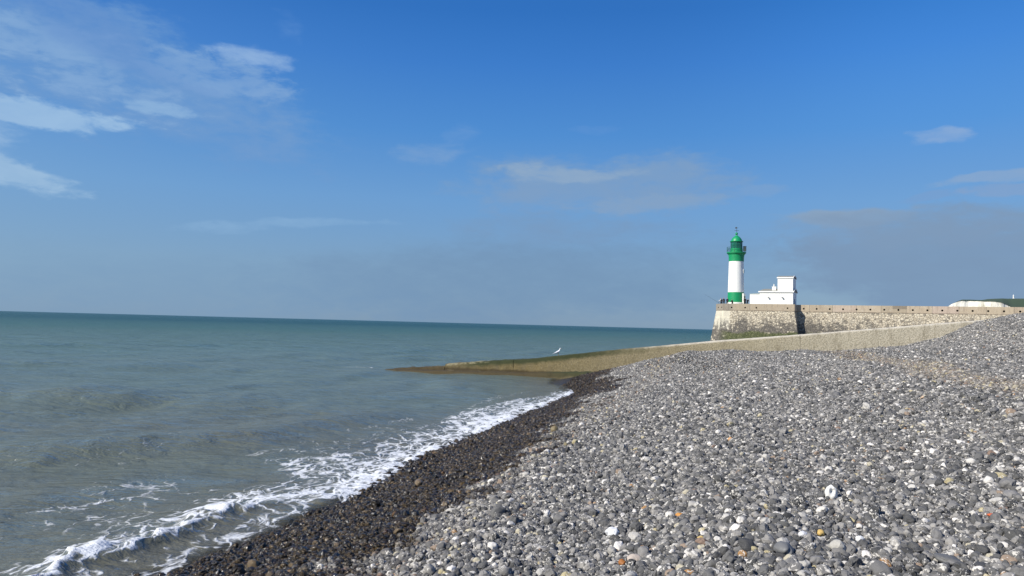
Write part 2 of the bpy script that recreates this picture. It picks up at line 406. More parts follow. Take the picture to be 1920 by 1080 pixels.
# ------------------------------------------------------------------ sea
def line_dist(X, Y, pts):
    best = np.full(X.shape, 1e9); sgn = np.zeros(X.shape); par = np.zeros(X.shape); acc = 0
    for (x0, y0), (x1, y1) in zip(pts, pts[1:]):
        L = math.hypot(x1 - x0, y1 - y0); ux, uy = (x1 - x0) / L, (y1 - y0) / L
        k = np.clip((X - x0) * ux + (Y - y0) * uy, 0, L)
        dx_, dy_ = X - x0 - k * ux, Y - y0 - k * uy
        d = np.hypot(dx_, dy_); c = ux * dy_ - uy * dx_
        up = d < best
        best = np.where(up, d, best); sgn = np.where(up, np.sign(c), sgn); par = np.where(up, acc + k, par); acc += L
    return best * sgn, par / acc
def build_sea():
    s = np.array(graded(-9, -30000, .07, 1.028)[::-1][:-1] + list(np.arange(-9, 2.2, .055)) + graded(2.2, 9, .2, 1.1))
    t = np.array(graded(5, -3000, .3, 1.2)[::-1][:-1] + list(np.arange(5, 20, .06)) + graded(20, 30000, .06, 1.013))
    Sg, Tg = np.meshgrid(s, t); X, Y = xy(Sg, Tg)
    ds = np.abs(np.gradient(s))[None, :] + 0 * Sg; dt = np.abs(np.gradient(t))[:, None] + 0 * Sg
    res = np.maximum(ds, dt)
    r2 = np.random.default_rng(11); Z = np.zeros_like(X)
    Xw = X + 1.5 * (fbm(X * .08, Y * .08, 31) - .5) * 4; Yw = Y + 1.5 * (fbm(X * .08, Y * .08, 41) - .5) * 4
    for k in range(54):
        lam = .7 * 1.075 ** k                             # 0.7 to 32 m
        ang = r2.normal(0, .55) if lam < 6 else r2.normal(0, .28)
        dx_, dy_ = math.cos(-.28 - .35 + ang), math.sin(-.28 - .35 + ang)      # travelling towards the shore
        amp = (.0052 * lam if lam < 5 else .026 * (5 / lam) ** .3) * .66
        f = np.clip((lam / res - 3) / 3, 0, 1)
        ph = 2 * math.pi / lam * (Xw * dx_ + Yw * dy_) + r2.uniform(0, 6.28)
        Z += amp * f * np.sin(ph)
    depth0 = np.clip(-beach_z(Sg, Tg), 0, 10)
    Z *= .25 + .75 * smooth(depth0, .05, .9)
    env = np.zeros_like(X)
    nz = fbm(X * .9, Y * .5, 51, 4); nz2 = fbm(X * 4, Y * 4, 61, 3)
    # long low swell crests
    for pts, h, wd, w0 in (([(-20, 15.0), (-14, 15.6), (-9.6, 16.2), (-6.4, 18.6), (-4.1, 23.5), (-2.6, 27)], .30, .9, 1),
                       ([(-30, 22.0), (-22, 25), (-16, 26), (-11.5, 27.2), (-7, 30)], .42, 1.3, 1),
                       ([(-44, 40), (-30, 42), (-20, 44), (-12, 47)], .34, 1.9, 1), ([(-14, 62), (-6, 64), (4, 66)], .34, 2.2, 1),
                       ([(-50, 66), (-40, 70), (-30, 71)], .3, 2.4, 1)):
        d, p = line_dist(X, Y, pts)
        e = np.where(d < 0, np.exp(-(d / wd) ** 2), np.exp(-(d / (wd * 1.9)) ** 2))
        Z += h * e * np.sin(np.pi * np.clip(p, .0, 1)) ** .8 * (.8 + .4 * nz)
    # the small breaker close in
    brk = [(-5.3, 7.2), (-5.02, 8.4), (-4.85, 9.3), (-4.50, 10.1), (-4.3, 10.9), (-3.85, 11.6), (-3.45, 12.6)]
    d, p = line_dist(X + .45 * (nz2 - .5) + .9 * (nz - .5), Y, brk)
    cr = np.exp(-(d / .19) ** 2) * smooth(p, 0, .1) * (1 - smooth(p, .78, 1)) * smooth(fbm(p * 9, p * 0, 5, 3), .25, .5)
    Z += cr * (.04 + .13 * nz2) + .05 * np.exp(-(d / .6) ** 2)
    env = np.maximum(env, cr * (.62 + .5 * nz2) )
    lacey = np.maximum(np.exp(-((d - .45) / .65) ** 2), .85 * np.exp(-((d + .35) / .4) ** 2) * smooth(nz2, .4, .6)) * (1 - smooth(p, .96, 1.0)) * smooth(Tg, 5, 8)
    env = np.maximum(env, .62 * lacey * (.6 + .8 * nz))
    wide = np.exp(-((d - 1.3) / 1.1) ** 2) * (1 - smooth(p, .97, 1.0)) * smooth(fbm(X * 1.3, Y * .8, 55, 3), .42, .62)
    env = np.maximum(env, .42 * wide)
    # churned white run-up along the stones
    up = smooth(Tg, 11.5, 14) * (1 - smooth(Tg, 34, 42))
    width = np.interp(Tg, [12, 16, 22, 30, 38], [1.1, 2.5, 2.7, 1.9, .9])
    sh = shift(Tg); q = (Sg - sh + width) / width            # 0 seaward edge, 1 at the stones
    belt = smooth(q + (nz - .5) * .9, -.1, .45) * up
    env = np.maximum(env, belt * (.55 + .24 * smooth(q, .5, 1.1)) * (.72 + .6 * nz))
    env = np.maximum(env, (.55 + .5 * nz) * np.exp(-((Sg - sh - .15) / .22) ** 2) * up)
    Z += belt * .05 * nz2 + .10 * np.exp(-((Sg - sh - .12) / .28) ** 2) * up * nz2
    # thin foam film near the stones close to the camera
    env = np.maximum(env, .5 * np.exp(-((Sg - .3) / .5) ** 2) * (1 - smooth(Tg, 13, 16)) * smooth(Tg, 5, 7) * (.5 + nz))
    # drifting foam trails
    for pts, wd, a in (([(-7.6, 10.2), (-6.9, 11.3), (-6.3, 13.0), (-5.9, 14.6)], .28, .50), ([(-7.4, 9.2), (-7.0, 10.0), (-6.6, 10.7)], .35, .62),
                       ([(-6.6, 12), (-5.2, 13.2), (-4.5, 14.2)], .25, .42), ([(-5.9, 15.5), (-4.9, 17.3), (-3.9, 18.6)], .35, .42),
                       ([(-4.6, 19.0), (-3.6, 21.8), (-2.4, 25)], .35, .45), ([(-5.0, 11.6), (-4.1, 13.0), (-3.2, 15.0)], .7, .62), ([(-4.1, 11.2), (-3.6, 12.4), (-2.9, 13.9)], .45, .8), ([(-4.9, 9.0), (-4.5, 9.9), (-4.0, 10.7), (-3.6, 11.6)], .16, .55),
                       ([(-2.2, 25), (-.6, 31), (1.4, 37)], .5, .42), ([(-7.8, 9.0), (-7.3, 8.6), (-6.8, 8.5)], .5, .55)):
        d2, p2 = line_dist(X + (nz - .5) * .8, Y, pts)
        env = np.maximum(env, a * np.exp(-(d2 / wd) ** 2) * np.sin(np.pi * np.clip(p2, .02, .98)) ** .4)
    fl = smooth(fbm(X * .5, Y * .25, 71, 3), .50, .68) * smooth(Sg, -9, -4) * (1 - smooth(Tg, 20, 40))
    env = np.maximum(env, .38 * fl)
    wc = smooth(fbm(X * .10, Y * .28, 81, 4), .745, .80) * smooth(Y, 35, 60) * (1 - smooth(Y, 150, 400)) * smooth(fbm(X * .8, Y * 1.2, 85, 3), .45, .6)
    env = np.maximum(env, .5 * wc)
    # wash around the groyne tip
    env = np.maximum(env, .5 * np.exp(-((Tg - 46.5) / .8) ** 2 - ((Sg + 15.5) / 2.2) ** 2))
    Z += .06 * (1 - smooth(Tg, 13, 20)) * smooth(Sg, -3, 0)
    depth = Z - beach_z(Sg, Tg)
    o = grid_mesh('sea', X, Y, Z, water_material(), {
        'foam': env, 'froth': belt, 'offshore': np.clip(-Sg * .6 + np.clip(Tg - 20, 0, None) * .6, 0, 9999),
        'shallow': 1 - smooth(depth, .05, .6), 'film': 1 - smooth(depth, .01, .13)})
    tag(o, kind='structure')
build_sea()

# ------------------------------------------------------------------ loose stones one can pick out (px, size) -> placed in world metres
STONES = [ # x, y, half sizes a, b, c (m), colour, second colour, label
 (2.97, 7.11, .056, .045, .070, (.72, .70, .64), (.60, .57, .50), 'white ring-shaped flint with a dark hollow standing up in the shingle'),
 (0.96, 6.97, .072, .060, .048, (.74, .74, .72), (.45, .46, .47), 'big bright white stone with a dark chip, above the yellow and pink pebbles'),
 (0.90, 5.98, .040, .030, .024, (.30, .11, .02), (.40, .20, .06), 'glossy orange-brown stone touching the pale beige cobble'),
 (1.57, 7.04, .044, .030, .024, (.52, .24, .05), (.60, .50, .36), 'bright orange stone lying alone on grey shingle'),
 (1.53, 6.09, .030, .024, .022, (.50, .36, .13), (.20, .12, .06), 'small mustard and black stone below the bright orange one'),
 (3.30, 11.49, .040, .034, .034, (.55, .30, .12), (.62, .55, .45), 'light orange stone farthest up the dry shingle'),
 (3.86, 6.16, .050, .034, .016, (.60, .13, .04), (.65, .22, .09), 'flat red brick fragment near the right edge of the beach'),
 (2.95, 5.18, .095, .075, .030, (.13, .128, .12), (.16, .155, .15), 'large flat dark grey slab-like stone, widest of all on the shingle'),
 (2.63, 5.78, .034, .026, .026, (.70, .70, .68), (.60, .60, .59), 'smooth white egg-shaped stone, smaller of two pale eggs'),
 (2.23, 5.84, .042, .032, .027, (.64, .63, .61), (.52, .51, .49), 'smooth off-white oval stone, larger of two pale eggs'),
 (1.95, 5.46, .078, .058, .046, (.145, .145, .142), (.20, .20, .19), 'large rounded mid-grey cobble with fine speckles'),
 (2.35, 5.52, .058, .046, .046, (.40, .38, .33), (.52, .50, .45), 'rough pale buff cobble with a blunt upright shape'),
 (0.99, 5.97, .058, .046, .036, (.46, .39, .32), (.52, .47, .40), 'rounded pale pinkish-beige cobble beside the orange-brown stone'),
 (2.40, 5.93, .036, .028, .026, (.56, .38, .12), (.50, .28, .08), 'orange and cream stone between the two white eggs and the buff cobble'),
]
# ------------------------------------------------------------------ shingle: one countless mass of pebbles
def build_shingle():
    pts = []
    def layer(cell, y0, y1, jit, seed):
        r = np.random.default_rng(seed)
        ss = np.arange(-1.3, 27, cell); tt = np.arange(-8, 45.7, cell * .9)
        Sg, Tg = np.meshgrid(ss, tt); Sg = Sg + (np.arange(len(tt)) % 2)[:, None] * cell * .5
        s = Sg.ravel() + r.uniform(-jit, jit, Sg.size) * cell; t = Tg.ravel() + r.uniform(-jit, jit, Sg.size) * cell
        X, Y = xy(s, t)
        k = (Y > y0) & (Y <= y1) & (X < .68 * Y + 3) & (X > -.70 * Y - 3) & (s > shift(t) - 1.1) & (t < 45.65)
        return s[k], t[k], r
    def fine_mask(s, t):
        a = smooth(fbm(s * .5, t * .16, 91, 3) + .10 * np.exp(-((s - 4) / .8) ** 2), .56, .64)
        b = np.exp(-((s - 11.9 - .35 * np.sin(t * .5)) / .75) ** 4) * smooth(t, 13, 17)
        return np.clip(np.maximum(a * .8, b), 0, 1), b
    out = []
    for cell, y0, y1, base, seed, fine in ((.038, 1.2, 13, .0245, 1, 0), (.026, 1.2, 13, .0155, 2, 1), (.044, 13, 60, .0268, 3, 0), (.034, 13, 30, .020, 4, 1),
                                           (.15, 1.2, 20, .034, 5, 2), (.5, 1.2, 20, .047, 6, 2)):
        s, t, r = layer(cell, y0, y1, .46, seed)
        fm, br = fine_mask(s, t)
        u = r.uniform(size=len(s))
        if fine == 0: k = u > fm * .85
        elif fine == 1: k = u < np.clip(fm * 1.0, .10, 1)
        else: k = u > (.55 + .45 * fm)
        s, t, br = s[k], t[k], br[k]
        X, Y = xy(s, t)
        for st_ in STONES:
            rr = max(st_[2], st_[3]) * .95
            k = np.hypot(X - st_[0], Y - st_[1]) > rr
            s, t, X, Y, br = s[k], t[k], X[k], Y[k], br[k]
        n = len(s)
        rs = np.clip(np.exp(r.normal(0, .30, n)), .55, 2.1) * base
        asp = r.uniform(.62, 1.0, n); flat = r.uniform(.5, .95, n)
        rs = rs * np.where(Y > 15, 1.06, 1.0); scl = np.stack([rs * 1.08, rs * 1.08 * asp, rs * 1.08 * flat], 1)
        z = beach_z(s, t) + rs * r.uniform(-.45, .75, n) - .012
        if fine == 2: z += rs * .25
        rot = np.stack([r.normal(0, .55, n), r.normal(0, .55, n), r.uniform(0, 6.283, n)], 1)
        wl = 3.1 - .65 * smooth(t, 14, 30) + (fbm(s * 0 + 3, t * .3, 21, 3) - .5) * 1.6 + (fbm(s * 1.6, t * 1.6, 23, 3) - .5) * 2.4 + r.normal(0, .12, n)
        wet = 1 - smooth(s - shift(t) * .8, wl - .3, wl + .22)
        out.append((np.stack([X, Y, z], 1), rot, scl, wet, np.clip(br * .9 + .5 * smooth(s, 2.6, 3.2) * (1 - smooth(s, 3.6, 4.6)) * .4, 0, 1), r.uniform(size=(n, 3)), r.integers(0, 8, n)))
    co, rot, scl, wet, br, rnd, idx = (np.concatenate([o[i] for o in out]) for i in range(7))
    n = len(co); print('pebbles', n)
    me = bpy.data.meshes.new('shingle'); me.vertices.add(n); me.vertices.foreach_set('co', co.astype(np.float32).ravel())
    for k, v in (('rot', rot), ('scl', scl), ('rnd', rnd)):
        a = me.attributes.new(k, 'FLOAT_VECTOR', 'POINT'); a.data.foreach_set('vector', v.astype(np.float32).ravel())
    for k, v in (('wet', wet), ('brown', br)):
        a = me.attributes.new(k, 'FLOAT', 'POINT'); a.data.foreach_set('value', v.astype(np.float32))
    a = me.attributes.new('idx', 'INT', 'POINT'); a.data.foreach_set('value', idx.astype(np.int32))
    me.update()
    o = link(bpy.data.objects.new('shingle', me)); tag(o, 'grey flint shingle covering the beach, dark and wet along the waterline', 'shingle', kind='stuff')
    pm = pebble_material(); me.materials.append(pm)
    g = bpy.data.node_groups.new('shingle_scatter', 'GeometryNodeTree')
    g.interface.new_socket('Geometry', in_out='INPUT', socket_type='NodeSocketGeometry')
    g.interface.new_socket('Geometry', in_out='OUTPUT', socket_type='NodeSocketGeometry')
    N, L = g.nodes, g.links
    gi, go = N.new('NodeGroupInput'), N.new('NodeGroupOutput')
    g2i = N.new('GeometryNodeGeometryToInstance')
    for k in range(8):
        ico = N.new('GeometryNodeMeshIcoSphere'); ico.inputs['Radius'].default_value = 1; ico.inputs['Subdivisions'].default_value = 4
        pos = N.new('GeometryNodeInputPosition')
        nz = N.new('ShaderNodeTexNoise'); nz.noise_dimensions = '4D'; nz.inputs['W'].default_value = k * 3.7; nz.inputs['Scale'].default_value = .75 + .08 * k
        nz.inputs['Detail'].default_value = 2.2; nz.inputs['Roughness'].default_value = .42
        L.new(pos.outputs[0], nz.inputs['Vector'])
        sb = N.new('ShaderNodeVectorMath'); sb.operation = 'SUBTRACT'; L.new(nz.outputs['Color'], sb.inputs[0]); sb.inputs[1].default_value = (.5, .5, .5)
        ml = N.new('ShaderNodeVectorMath'); ml.operation = 'SCALE'; L.new(sb.outputs[0], ml.inputs[0]); ml.inputs['Scale'].default_value = .95 + .12 * (k % 4)
        sp = N.new('GeometryNodeSetPosition'); L.new(ico.outputs['Mesh'], sp.inputs[0]); L.new(ml.outputs[0], sp.inputs['Offset'])
        sm = N.new('GeometryNodeSetShadeSmooth'); L.new(sp.outputs[0], sm.inputs[0])
        mt = N.new('GeometryNodeSetMaterial'); L.new(sm.outputs[0], mt.inputs[0]); mt.inputs['Material'].default_value = pm
        L.new(mt.outputs[0], g2i.inputs[0])
    ip = N.new('GeometryNodeInstanceOnPoints'); L.new(gi.outputs[0], ip.inputs['Points']); L.new(g2i.outputs[0], ip.inputs['Instance'])
    ip.inputs['Pick Instance'].default_value = True
    def na(name, typ):
        a = N.new('GeometryNodeInputNamedAttribute'); a.data_type = typ; a.inputs[0].default_value = name; return a.outputs[0]
    L.new(na('idx', 'INT'), ip.inputs['Instance Index'])
    L.new(na('rot', 'FLOAT_VECTOR'), ip.inputs['Rotation']); L.new(na('scl', 'FLOAT_VECTOR'), ip.inputs['Scale'])
    L.new(ip.outputs[0], go.inputs[0])
    md = o.modifiers.new('scatter', 'NODES'); md.node_group = g
build_shingle()
# ------------------------------------------------------------------ plain materials
def paint(name, col, rough=.6, var=.08, scale=2.0, streak=0.0):
    m, n = mat(name)
    a = n.noise(n.O, scale, 5, .6)
    c = n.mix(n.m('MULTIPLY', n.ss(a, .35, .75), var * 4), col, tuple(q * .78 for q in col))
    if streak:
        st_ = n.noise(n.vm('MULTIPLY', n.O, (5, 5, .35)), 1.0, 5, .6)
        c = n.mix(n.m('MULTIPLY', n.ss(st_, .52, .75), streak), c, (.36, .31, .24))
    n.put(n.b.inputs['Base Color'], c); n.b.inputs['Roughness'].default_value = rough
    n.put(n.b.inputs['Normal'], n.bump(n.noise(n.O, scale * 8, 3, .5), .2, .01))
    return m
M = {
    'white': paint('white_render', (.82, .805, .74), .7, .03, .8, .22),
    'green': paint('green_paint', (.006, .27, .095), .45, .04, 1.5),
    'darkgreen': paint('dark_green_metal', (.01, .10, .06), .4),
    'roof': paint('roof_felt', (.23, .23, .20), .85, .1, 3),
    'lead': paint('roof_lead', (.30, .34, .31), .7, .1, 3),
    'dark': paint('dark_metal', (.03, .035, .04), .5),
    'iron': paint('grey_iron', (.18, .2, .21), .5),
    'black': paint('dark_cloth', (.012, .013, .017), .9),
    'navy': paint('navy_cloth', (.02, .026, .05), .9),
    'red': paint('red_cloth', (.22, .03, .03), .9),
    'pale': paint('pale_cloth', (.62, .62, .62), .9),
    'skin': paint('skin', (.50, .30, .22), .6),
    'hair': paint('dark_hair', (.03, .02, .015), .8),
    'rod': paint('rod', (.05, .05, .055), .4),
    'feather': paint('white_feather', (.82, .82, .82), .8, .03),
    'wing': paint('grey_feather', (.40, .43, .47), .8, .05, 8),
    'bill': paint('yellow_bill', (.6, .35, .05), .5),
    'hole': paint('drain_shade_black', (.03, .028, .025), .8),  # near-black colour stands in for the shade inside the drain holes
}
gm, g_ = mat('lantern_glass')
g_.b.inputs['Base Color'].default_value = (.03, .26, .17, 1); g_.b.inputs['Roughness'].default_value = .06
g_.b.inputs['Transmission Weight'].default_value = .55; g_.b.inputs['IOR'].default_value = 1.45
M['glass'] = gm

def masonry_material():
    m, n = mat('rubble_masonry')
    u, v, z = n.sep(n.O)
    p = n.vm('MULTIPLY', n.O, (1.0, 1.0, 1.25))
    wp = n.vm('ADD', p, n.vm('MULTIPLY', n.noise(p, 1.2, 3, .5, 0, 1), (.5, .5, .5)))
    vc = n.sep(n.voro(wp, 2.1, out='Color')); ve = n.voro(wp, 2.1, 'DISTANCE_TO_EDGE')
    nz = n.noise(n.O, .5, 6, .65, .4); nf = n.noise(n.O, 2.6, 5, .65)
    cream = n.mix(vc[0], (.56, .49, .355), (.38, .32, .225))
    cream = n.mix(n.m('MULTIPLY', n.ss(nf, .42, .62), .8), cream, (.60, .535, .41))
    cream = n.mix(n.m('MULTIPLY', n.ss(ve, .09, .0), .55), cream, (.17, .145, .11))
    cream = n.mix(n.m('MULTIPLY', n.m('LESS_THAN', vc[1], n.lin(z, 1.5, 6.5, .38, .06)), .75), cream, (.14, .12, .095))
    # repaired smooth render on the seaward corner
    rep = n.m('MULTIPLY', n.ss(u, -12.3, -12.7), n.ss(n.m('ADD', z, n.m('MULTIPLY', nz, 1.2)), 3.6, 4.0))
    cream = n.mix(rep, cream, n.mix(nf, (.58, .53, .40), (.50, .46, .37)))
    lines = n.m('ADD', n.ss(n.m('ABSOLUTE', n.m('SUBTRACT', u, -14.0)), .3, .12), n.ss(n.m('ABSOLUTE', n.m('SUBTRACT', z, 5.6)), .16, .06), clamp=True)
    cream = n.mix(n.m('MULTIPLY', lines, n.m('MULTIPLY', rep, .6)), cream, (.68, .63, .47))
    # tide marks: dark band of weed and lichen low down, green algae below it; blotchy edge
    lvl = n.m('ADD', z, n.m('MULTIPLY', n.m('SUBTRACT', nz, .5), 4.2))
    lvl = n.m('ADD', lvl, n.m('MULTIPLY', n.m('SUBTRACT', nf, .5), 3.0))
    nL = n.noise(n.vm('MULTIPLY', n.O, (.16, .16, .05)), 1.0, 4, .6); nV = n.noise(n.vm('MULTIPLY', n.O, (1.5, 1.5, .12)), 1.0, 4, .65)
    lvl = n.m('ADD', lvl, n.m('ADD', n.m('MULTIPLY', n.m('SUBTRACT', nL, .5), 5.0), n.m('MULTIPLY', n.m('SUBTRACT', nV, .5), 5.0)))
    lvl = n.m('ADD', lvl, n.lin(u, 0, 34, -.3, 1.3))
    dark = n.m('MULTIPLY', n.ss(lvl, 5.0, 3.4), n.ss(vc[2], .02, .25))
    drip = n.m('MULTIPLY', n.ss(n.noise(n.vm('MULTIPLY', n.O, (1.2, 1.2, .22)), 1.4, 4, .6), .50, .62), n.ss(z, 6.9, 4.2))
    cream = n.mix(n.m('MULTIPLY', drip, .65), cream, (.13, .12, .10))
    cream = n.mix(n.m('MULTIPLY', dark, .86), cream, n.mix(nf, (.06, .055, .048), (.15, .135, .115)))
    alg = n.m('MULTIPLY', n.ss(n.m('ADD', z, n.m('MULTIPLY', n.m('SUBTRACT', nz, .5), 2.2)), 3.0, 2.4), n.ss(u, -15.3, -12.5))
    cream = n.mix(n.m('MULTIPLY', alg, .9), cream, n.mix(n.ss(nf, .35, .65), (.055, .07, .018), (.11, .12, .045)))
    n.put(n.b.inputs['Base Color'], cream); n.b.inputs['Roughness'].default_value = .9
    h = n.m('ADD', n.m('MULTIPLY', n.ss(ve, .0, .12), n.m('SUBTRACT', 1.0, rep)), n.m('MULTIPLY', nf, .7))
    n.put(n.b.inputs['Normal'], n.bump(h, .9, .09))
    return m
def coping_material():
    m, n = mat('coping_concrete')
    u, v, z = n.sep(n.O)
    sx = n.m('DIVIDE', n.m('ADD', u, n.m('MULTIPLY', v, .7)), 4.3)
    wn = n.new('ShaderNodeTexWhiteNoise', noise_dimensions='1D'); n.put(wn.inputs['W'], n.m('FLOOR', sx))
    nf = n.noise(n.O, 1.4, 6, .65); st_ = n.noise(n.vm('MULTIPLY', n.O, (2.4, 2.4, .5)), 1.0, 5, .6)
    c = n.ramp(wn.outputs[0], [(0, (.36, .30, .21)), (.4, (.41, .33, .235)), (.75, (.43, .36, .25)), (.93, (.45, .36, .28)), (1, (.34, .29, .23))])
    c = n.mix(n.m('MULTIPLY', n.ss(st_, .48, .72), .55), c, (.25, .20, .145))
    c = n.mix(n.m('MULTIPLY', n.ss(nf, .5, .7), .4), c, (.52, .46, .36))
    c = n.mix(n.m('MULTIPLY', n.ss(u, -11.4, -12.6), .75), c, n.mix(nf, (.16, .14, .115), (.30, .27, .22)))
    dk = n.m('MULTIPLY', n.m('MULTIPLY', n.ss(u, 17.3, 17.4), n.ss(u, 19.8, 19.7)), n.ss(z, 7.75, 7.8))
    c = n.mix(n.m('MULTIPLY', dk, .8), c, (.19, .16, .12))
    fr = n.m('FRACT', sx); j = n.m('LESS_THAN', fr, .014)
    c = n.mix(n.m('MULTIPLY', j, .7), c, (.12, .10, .08))
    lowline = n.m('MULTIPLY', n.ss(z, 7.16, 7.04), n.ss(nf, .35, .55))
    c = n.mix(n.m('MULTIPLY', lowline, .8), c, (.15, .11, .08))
    n.put(n.b.inputs['Base Color'], c); n.b.inputs['Roughness'].default_value = .9
    n.put(n.b.inputs['Normal'], n.bump(n.m('SUBTRACT', n.noise(n.O, 6, 4, .6), j), .5, .03))
    return m
M['masonry'] = masonry_material(); M['coping'] = coping_material()

# ------------------------------------------------------------------ the jetty: battered head and long masonry wall
JX, JY, JR = 56.0, 152.0, R(-28)
CT, CB, DK = 8.4, 7.0, 7.9                                # coping top, coping foot, deck
jetty = empty('jetty', (JX, JY, 0), JR)
tag(jetty, 'long pale rubble masonry harbour jetty with tan coping, carrying the lighthouse', 'jetty')
HEAD = [(0, 0), (-13.9, 0), (-15.9, 2.4), (-16.2, 6.5), (-14.5, 9.0), (0, 9.0)]
def offset_poly(P, d):
    n = len(P); out = []
    for i in range(n):
        a, b, c = Vector(P[i - 1]), Vector(P[i]), Vector(P[(i + 1) % n])
        e1, e2 = (b - a).normalized(), (c - b).normalized()
        n1, n2 = Vector((e1.y, -e1.x)), Vector((e2.y, -e2.x))
        if sum((Vector(P[k - 1]).x * Vector(P[k]).y - Vector(P[k]).x * Vector(P[k - 1]).y) for k in range(n)) < 0: n1, n2 = -n1, -n2
        k = (n1 + n2); k = k / max(.3, k.dot(n1)) 
        out.append(tuple(b + k * d))
    return out
mb = MB()
levels = [CB, 5.8, 4.6, 3.4, 2.2, 1.0, -.2, -2.5]
rings = [offset_poly(HEAD, .17 * (CB - z) + .004) for z in levels]
n6 = len(HEAD); VS = []
for rg, z in zip(rings, levels):
    row = []
    for i in range(n6):
        a, b = Vector(rg[i]), Vector(rg[(i + 1) % n6]); K = 14
        for k in range(K):
            p = a.lerp(b, k / K); q = .10 * (fbm(np.array(p.x * 1.1 + 50), np.array(z * 1.3 + p.y), 5, 3) - .5)
            row.append(mb.b.verts.new((p.x, p.y - float(q), z)))
    VS.append(row)
for A, B in zip(VS, VS[1:]):
    for k in range(len(A)): mb.b.faces.new((A[k], A[(k + 1) % len(A)], B[(k + 1) % len(A)], B[k]))
mb.b.faces.new(VS[0])
mb.build('head_wall', M['masonry'], jetty)
mb = MB()                                                # the long wall, set back 2.7 m
us = [0.02] + list(np.arange(1.5, 150, 1.5)); rows = []
for z in levels:
    rows.append([mb.b.verts.new((u, 2.7 - .17 * (CB - z) + .10 * float(fbm(np.array(u * 1.1), np.array(z * 1.3), 15, 3) - .5), z)) for u in us])
for A, B in zip(rows, rows[1:]):
    for k in range(len(us) - 1): mb.b.faces.new((A[k], A[k + 1], B[k + 1], B[k]))
back = [mb.b.verts.new((u, 9.0 + (0 if z == CB else 1.6), z)) for u in (us[0], us[-1]) for z in (CB, -2.5)]
mb.b.faces.new((rows[0][0], rows[0][-1], back[2], back[0])); mb.b.faces.new((back[0], back[2], back[3], back[1]))
mb.build('long_wall', M['masonry'], jetty)
mb = MB(); mb.face([(x, y, DK) for x, y in offset_poly(HEAD, -.55)]); mb.face([(-.6, 3.2, DK + .004), (149, 3.2, DK + .004), (149, 8.9, DK + .004), (-.6, 8.9, DK + .004)])
mb.build('deck', M['coping'], jetty)
def coping_run(mb, hb, a, b, holes, th=.5, z0=CB, z1=CT, r=.17, over=.05):
    a, b = Vector((*a, 0)), Vector((*b, 0)); L = (b - a).length; d = (b - a) / L; n = Vector((d.y, -d.x, 0))   # outward normal to the right of travel
    P = lambda s_, o, z: tuple(a + d * s_ + n * (o + over) + Vector((0, 0, z)))
    cuts = [0.0]
    for h in holes: cuts += [h - .35, h + .35]
    cuts.append(L); cz = z0 + .62
    for i in range(0, len(cuts) - 1):
        s0, s1 = cuts[i], cuts[i + 1]
        if i % 2 == 0: mb.face([P(s0, 0, z0), P(s1, 0, z0), P(s1, 0, z1), P(s0, 0, z1)])
        else:
            c = (s0 + s1) / 2
            oct_ = [(c + r * math.cos(math.pi / 8 + k * math.pi / 4), cz + r * math.sin(math.pi / 8 + k * math.pi / 4)) for k in range(8)]
            rec = [(s1, cz + .2), (c + .2, z1), (c - .2, z1), (s0, cz + .2), (s0, cz - .2), (c - .2, z0), (c + .2, z0), (s1, cz - .2)]
            for k in range(8):
                j = (k + 1) % 8
                mb.face([P(oct_[k][0], 0, oct_[k][1]), P(rec[k][0], 0, rec[k][1]), P(rec[j][0], 0, rec[j][1]), P(oct_[j][0], 0, oct_[j][1])])
                if k == 0: mb.face([P(rec[0][0], 0, rec[0][1]), P(s1, 0, z1), P(rec[1][0], 0, rec[1][1])])
                if k == 2: mb.face([P(rec[2][0], 0, rec[2][1]), P(s0, 0, z1), P(rec[3][0], 0, rec[3][1])])
                if k == 4: mb.face([P(rec[4][0], 0, rec[4][1]), P(s0, 0, z0), P(rec[5][0], 0, rec[5][1])])
                if k == 6: mb.face([P(rec[6][0], 0, rec[6][1]), P(s1, 0, z0), P(rec[7][0], 0, rec[7][1])])
                hb.face([P(oct_[k][0], -.004, oct_[k][1]), P(oct_[j][0], -.004, oct_[j][1]), P(oct_[j][0], -.45, oct_[j][1]), P(oct_[k][0], -.45, oct_[k][1])])
            hb.face([P(x_, -.45, z_) for x_, z_ in oct_])
    mb.face([P(0, 0, z1), P(L, 0, z1), P(L, -th, z1), P(0, -th, z1)]); mb.face([P(0, -th, z1), P(L, -th, z1), P(L, -th, z0 + .3), P(0, -th, z0 + .3)])
    mb.face([P(0, 0, z0), P(L, 0, z0), P(L, -th, z0), P(0, -th, z0)])
    for q in (0, L): mb.face([P(q, 0, z0), P(q, 0, z1), P(q, -th, z1), P(q, -th, z0)])
mb, hb = MB(), MB()
coping_run(mb, hb, (-13.9, 0), (.05, 0), [1.7, 4.4, 6.6, 12.6] )
coping_run(mb, hb, (-15.9, 2.4), (-13.9, 0), [1.0, 2.55])
coping_run(mb, hb, (-16.2, 6.5), (-15.9, 2.4), [2.0])
coping_run(mb, hb, (-14.5, 9), (-16.2, 6.5), [])
coping_run(mb, hb, (149, 9), (-14.5, 9), [])
coping_run(mb, hb, (.05, 0), (.05, 2.7), [])
coping_run(mb, hb, (.1, 2.7), (149, 2.7), [1.3 + 2.42 * k for k in range(60)], r=.19)
mb.build('coping', M['coping'], jetty)
hb.build('drain_hole', M['hole'], jetty)['kind'] = 'stuff'

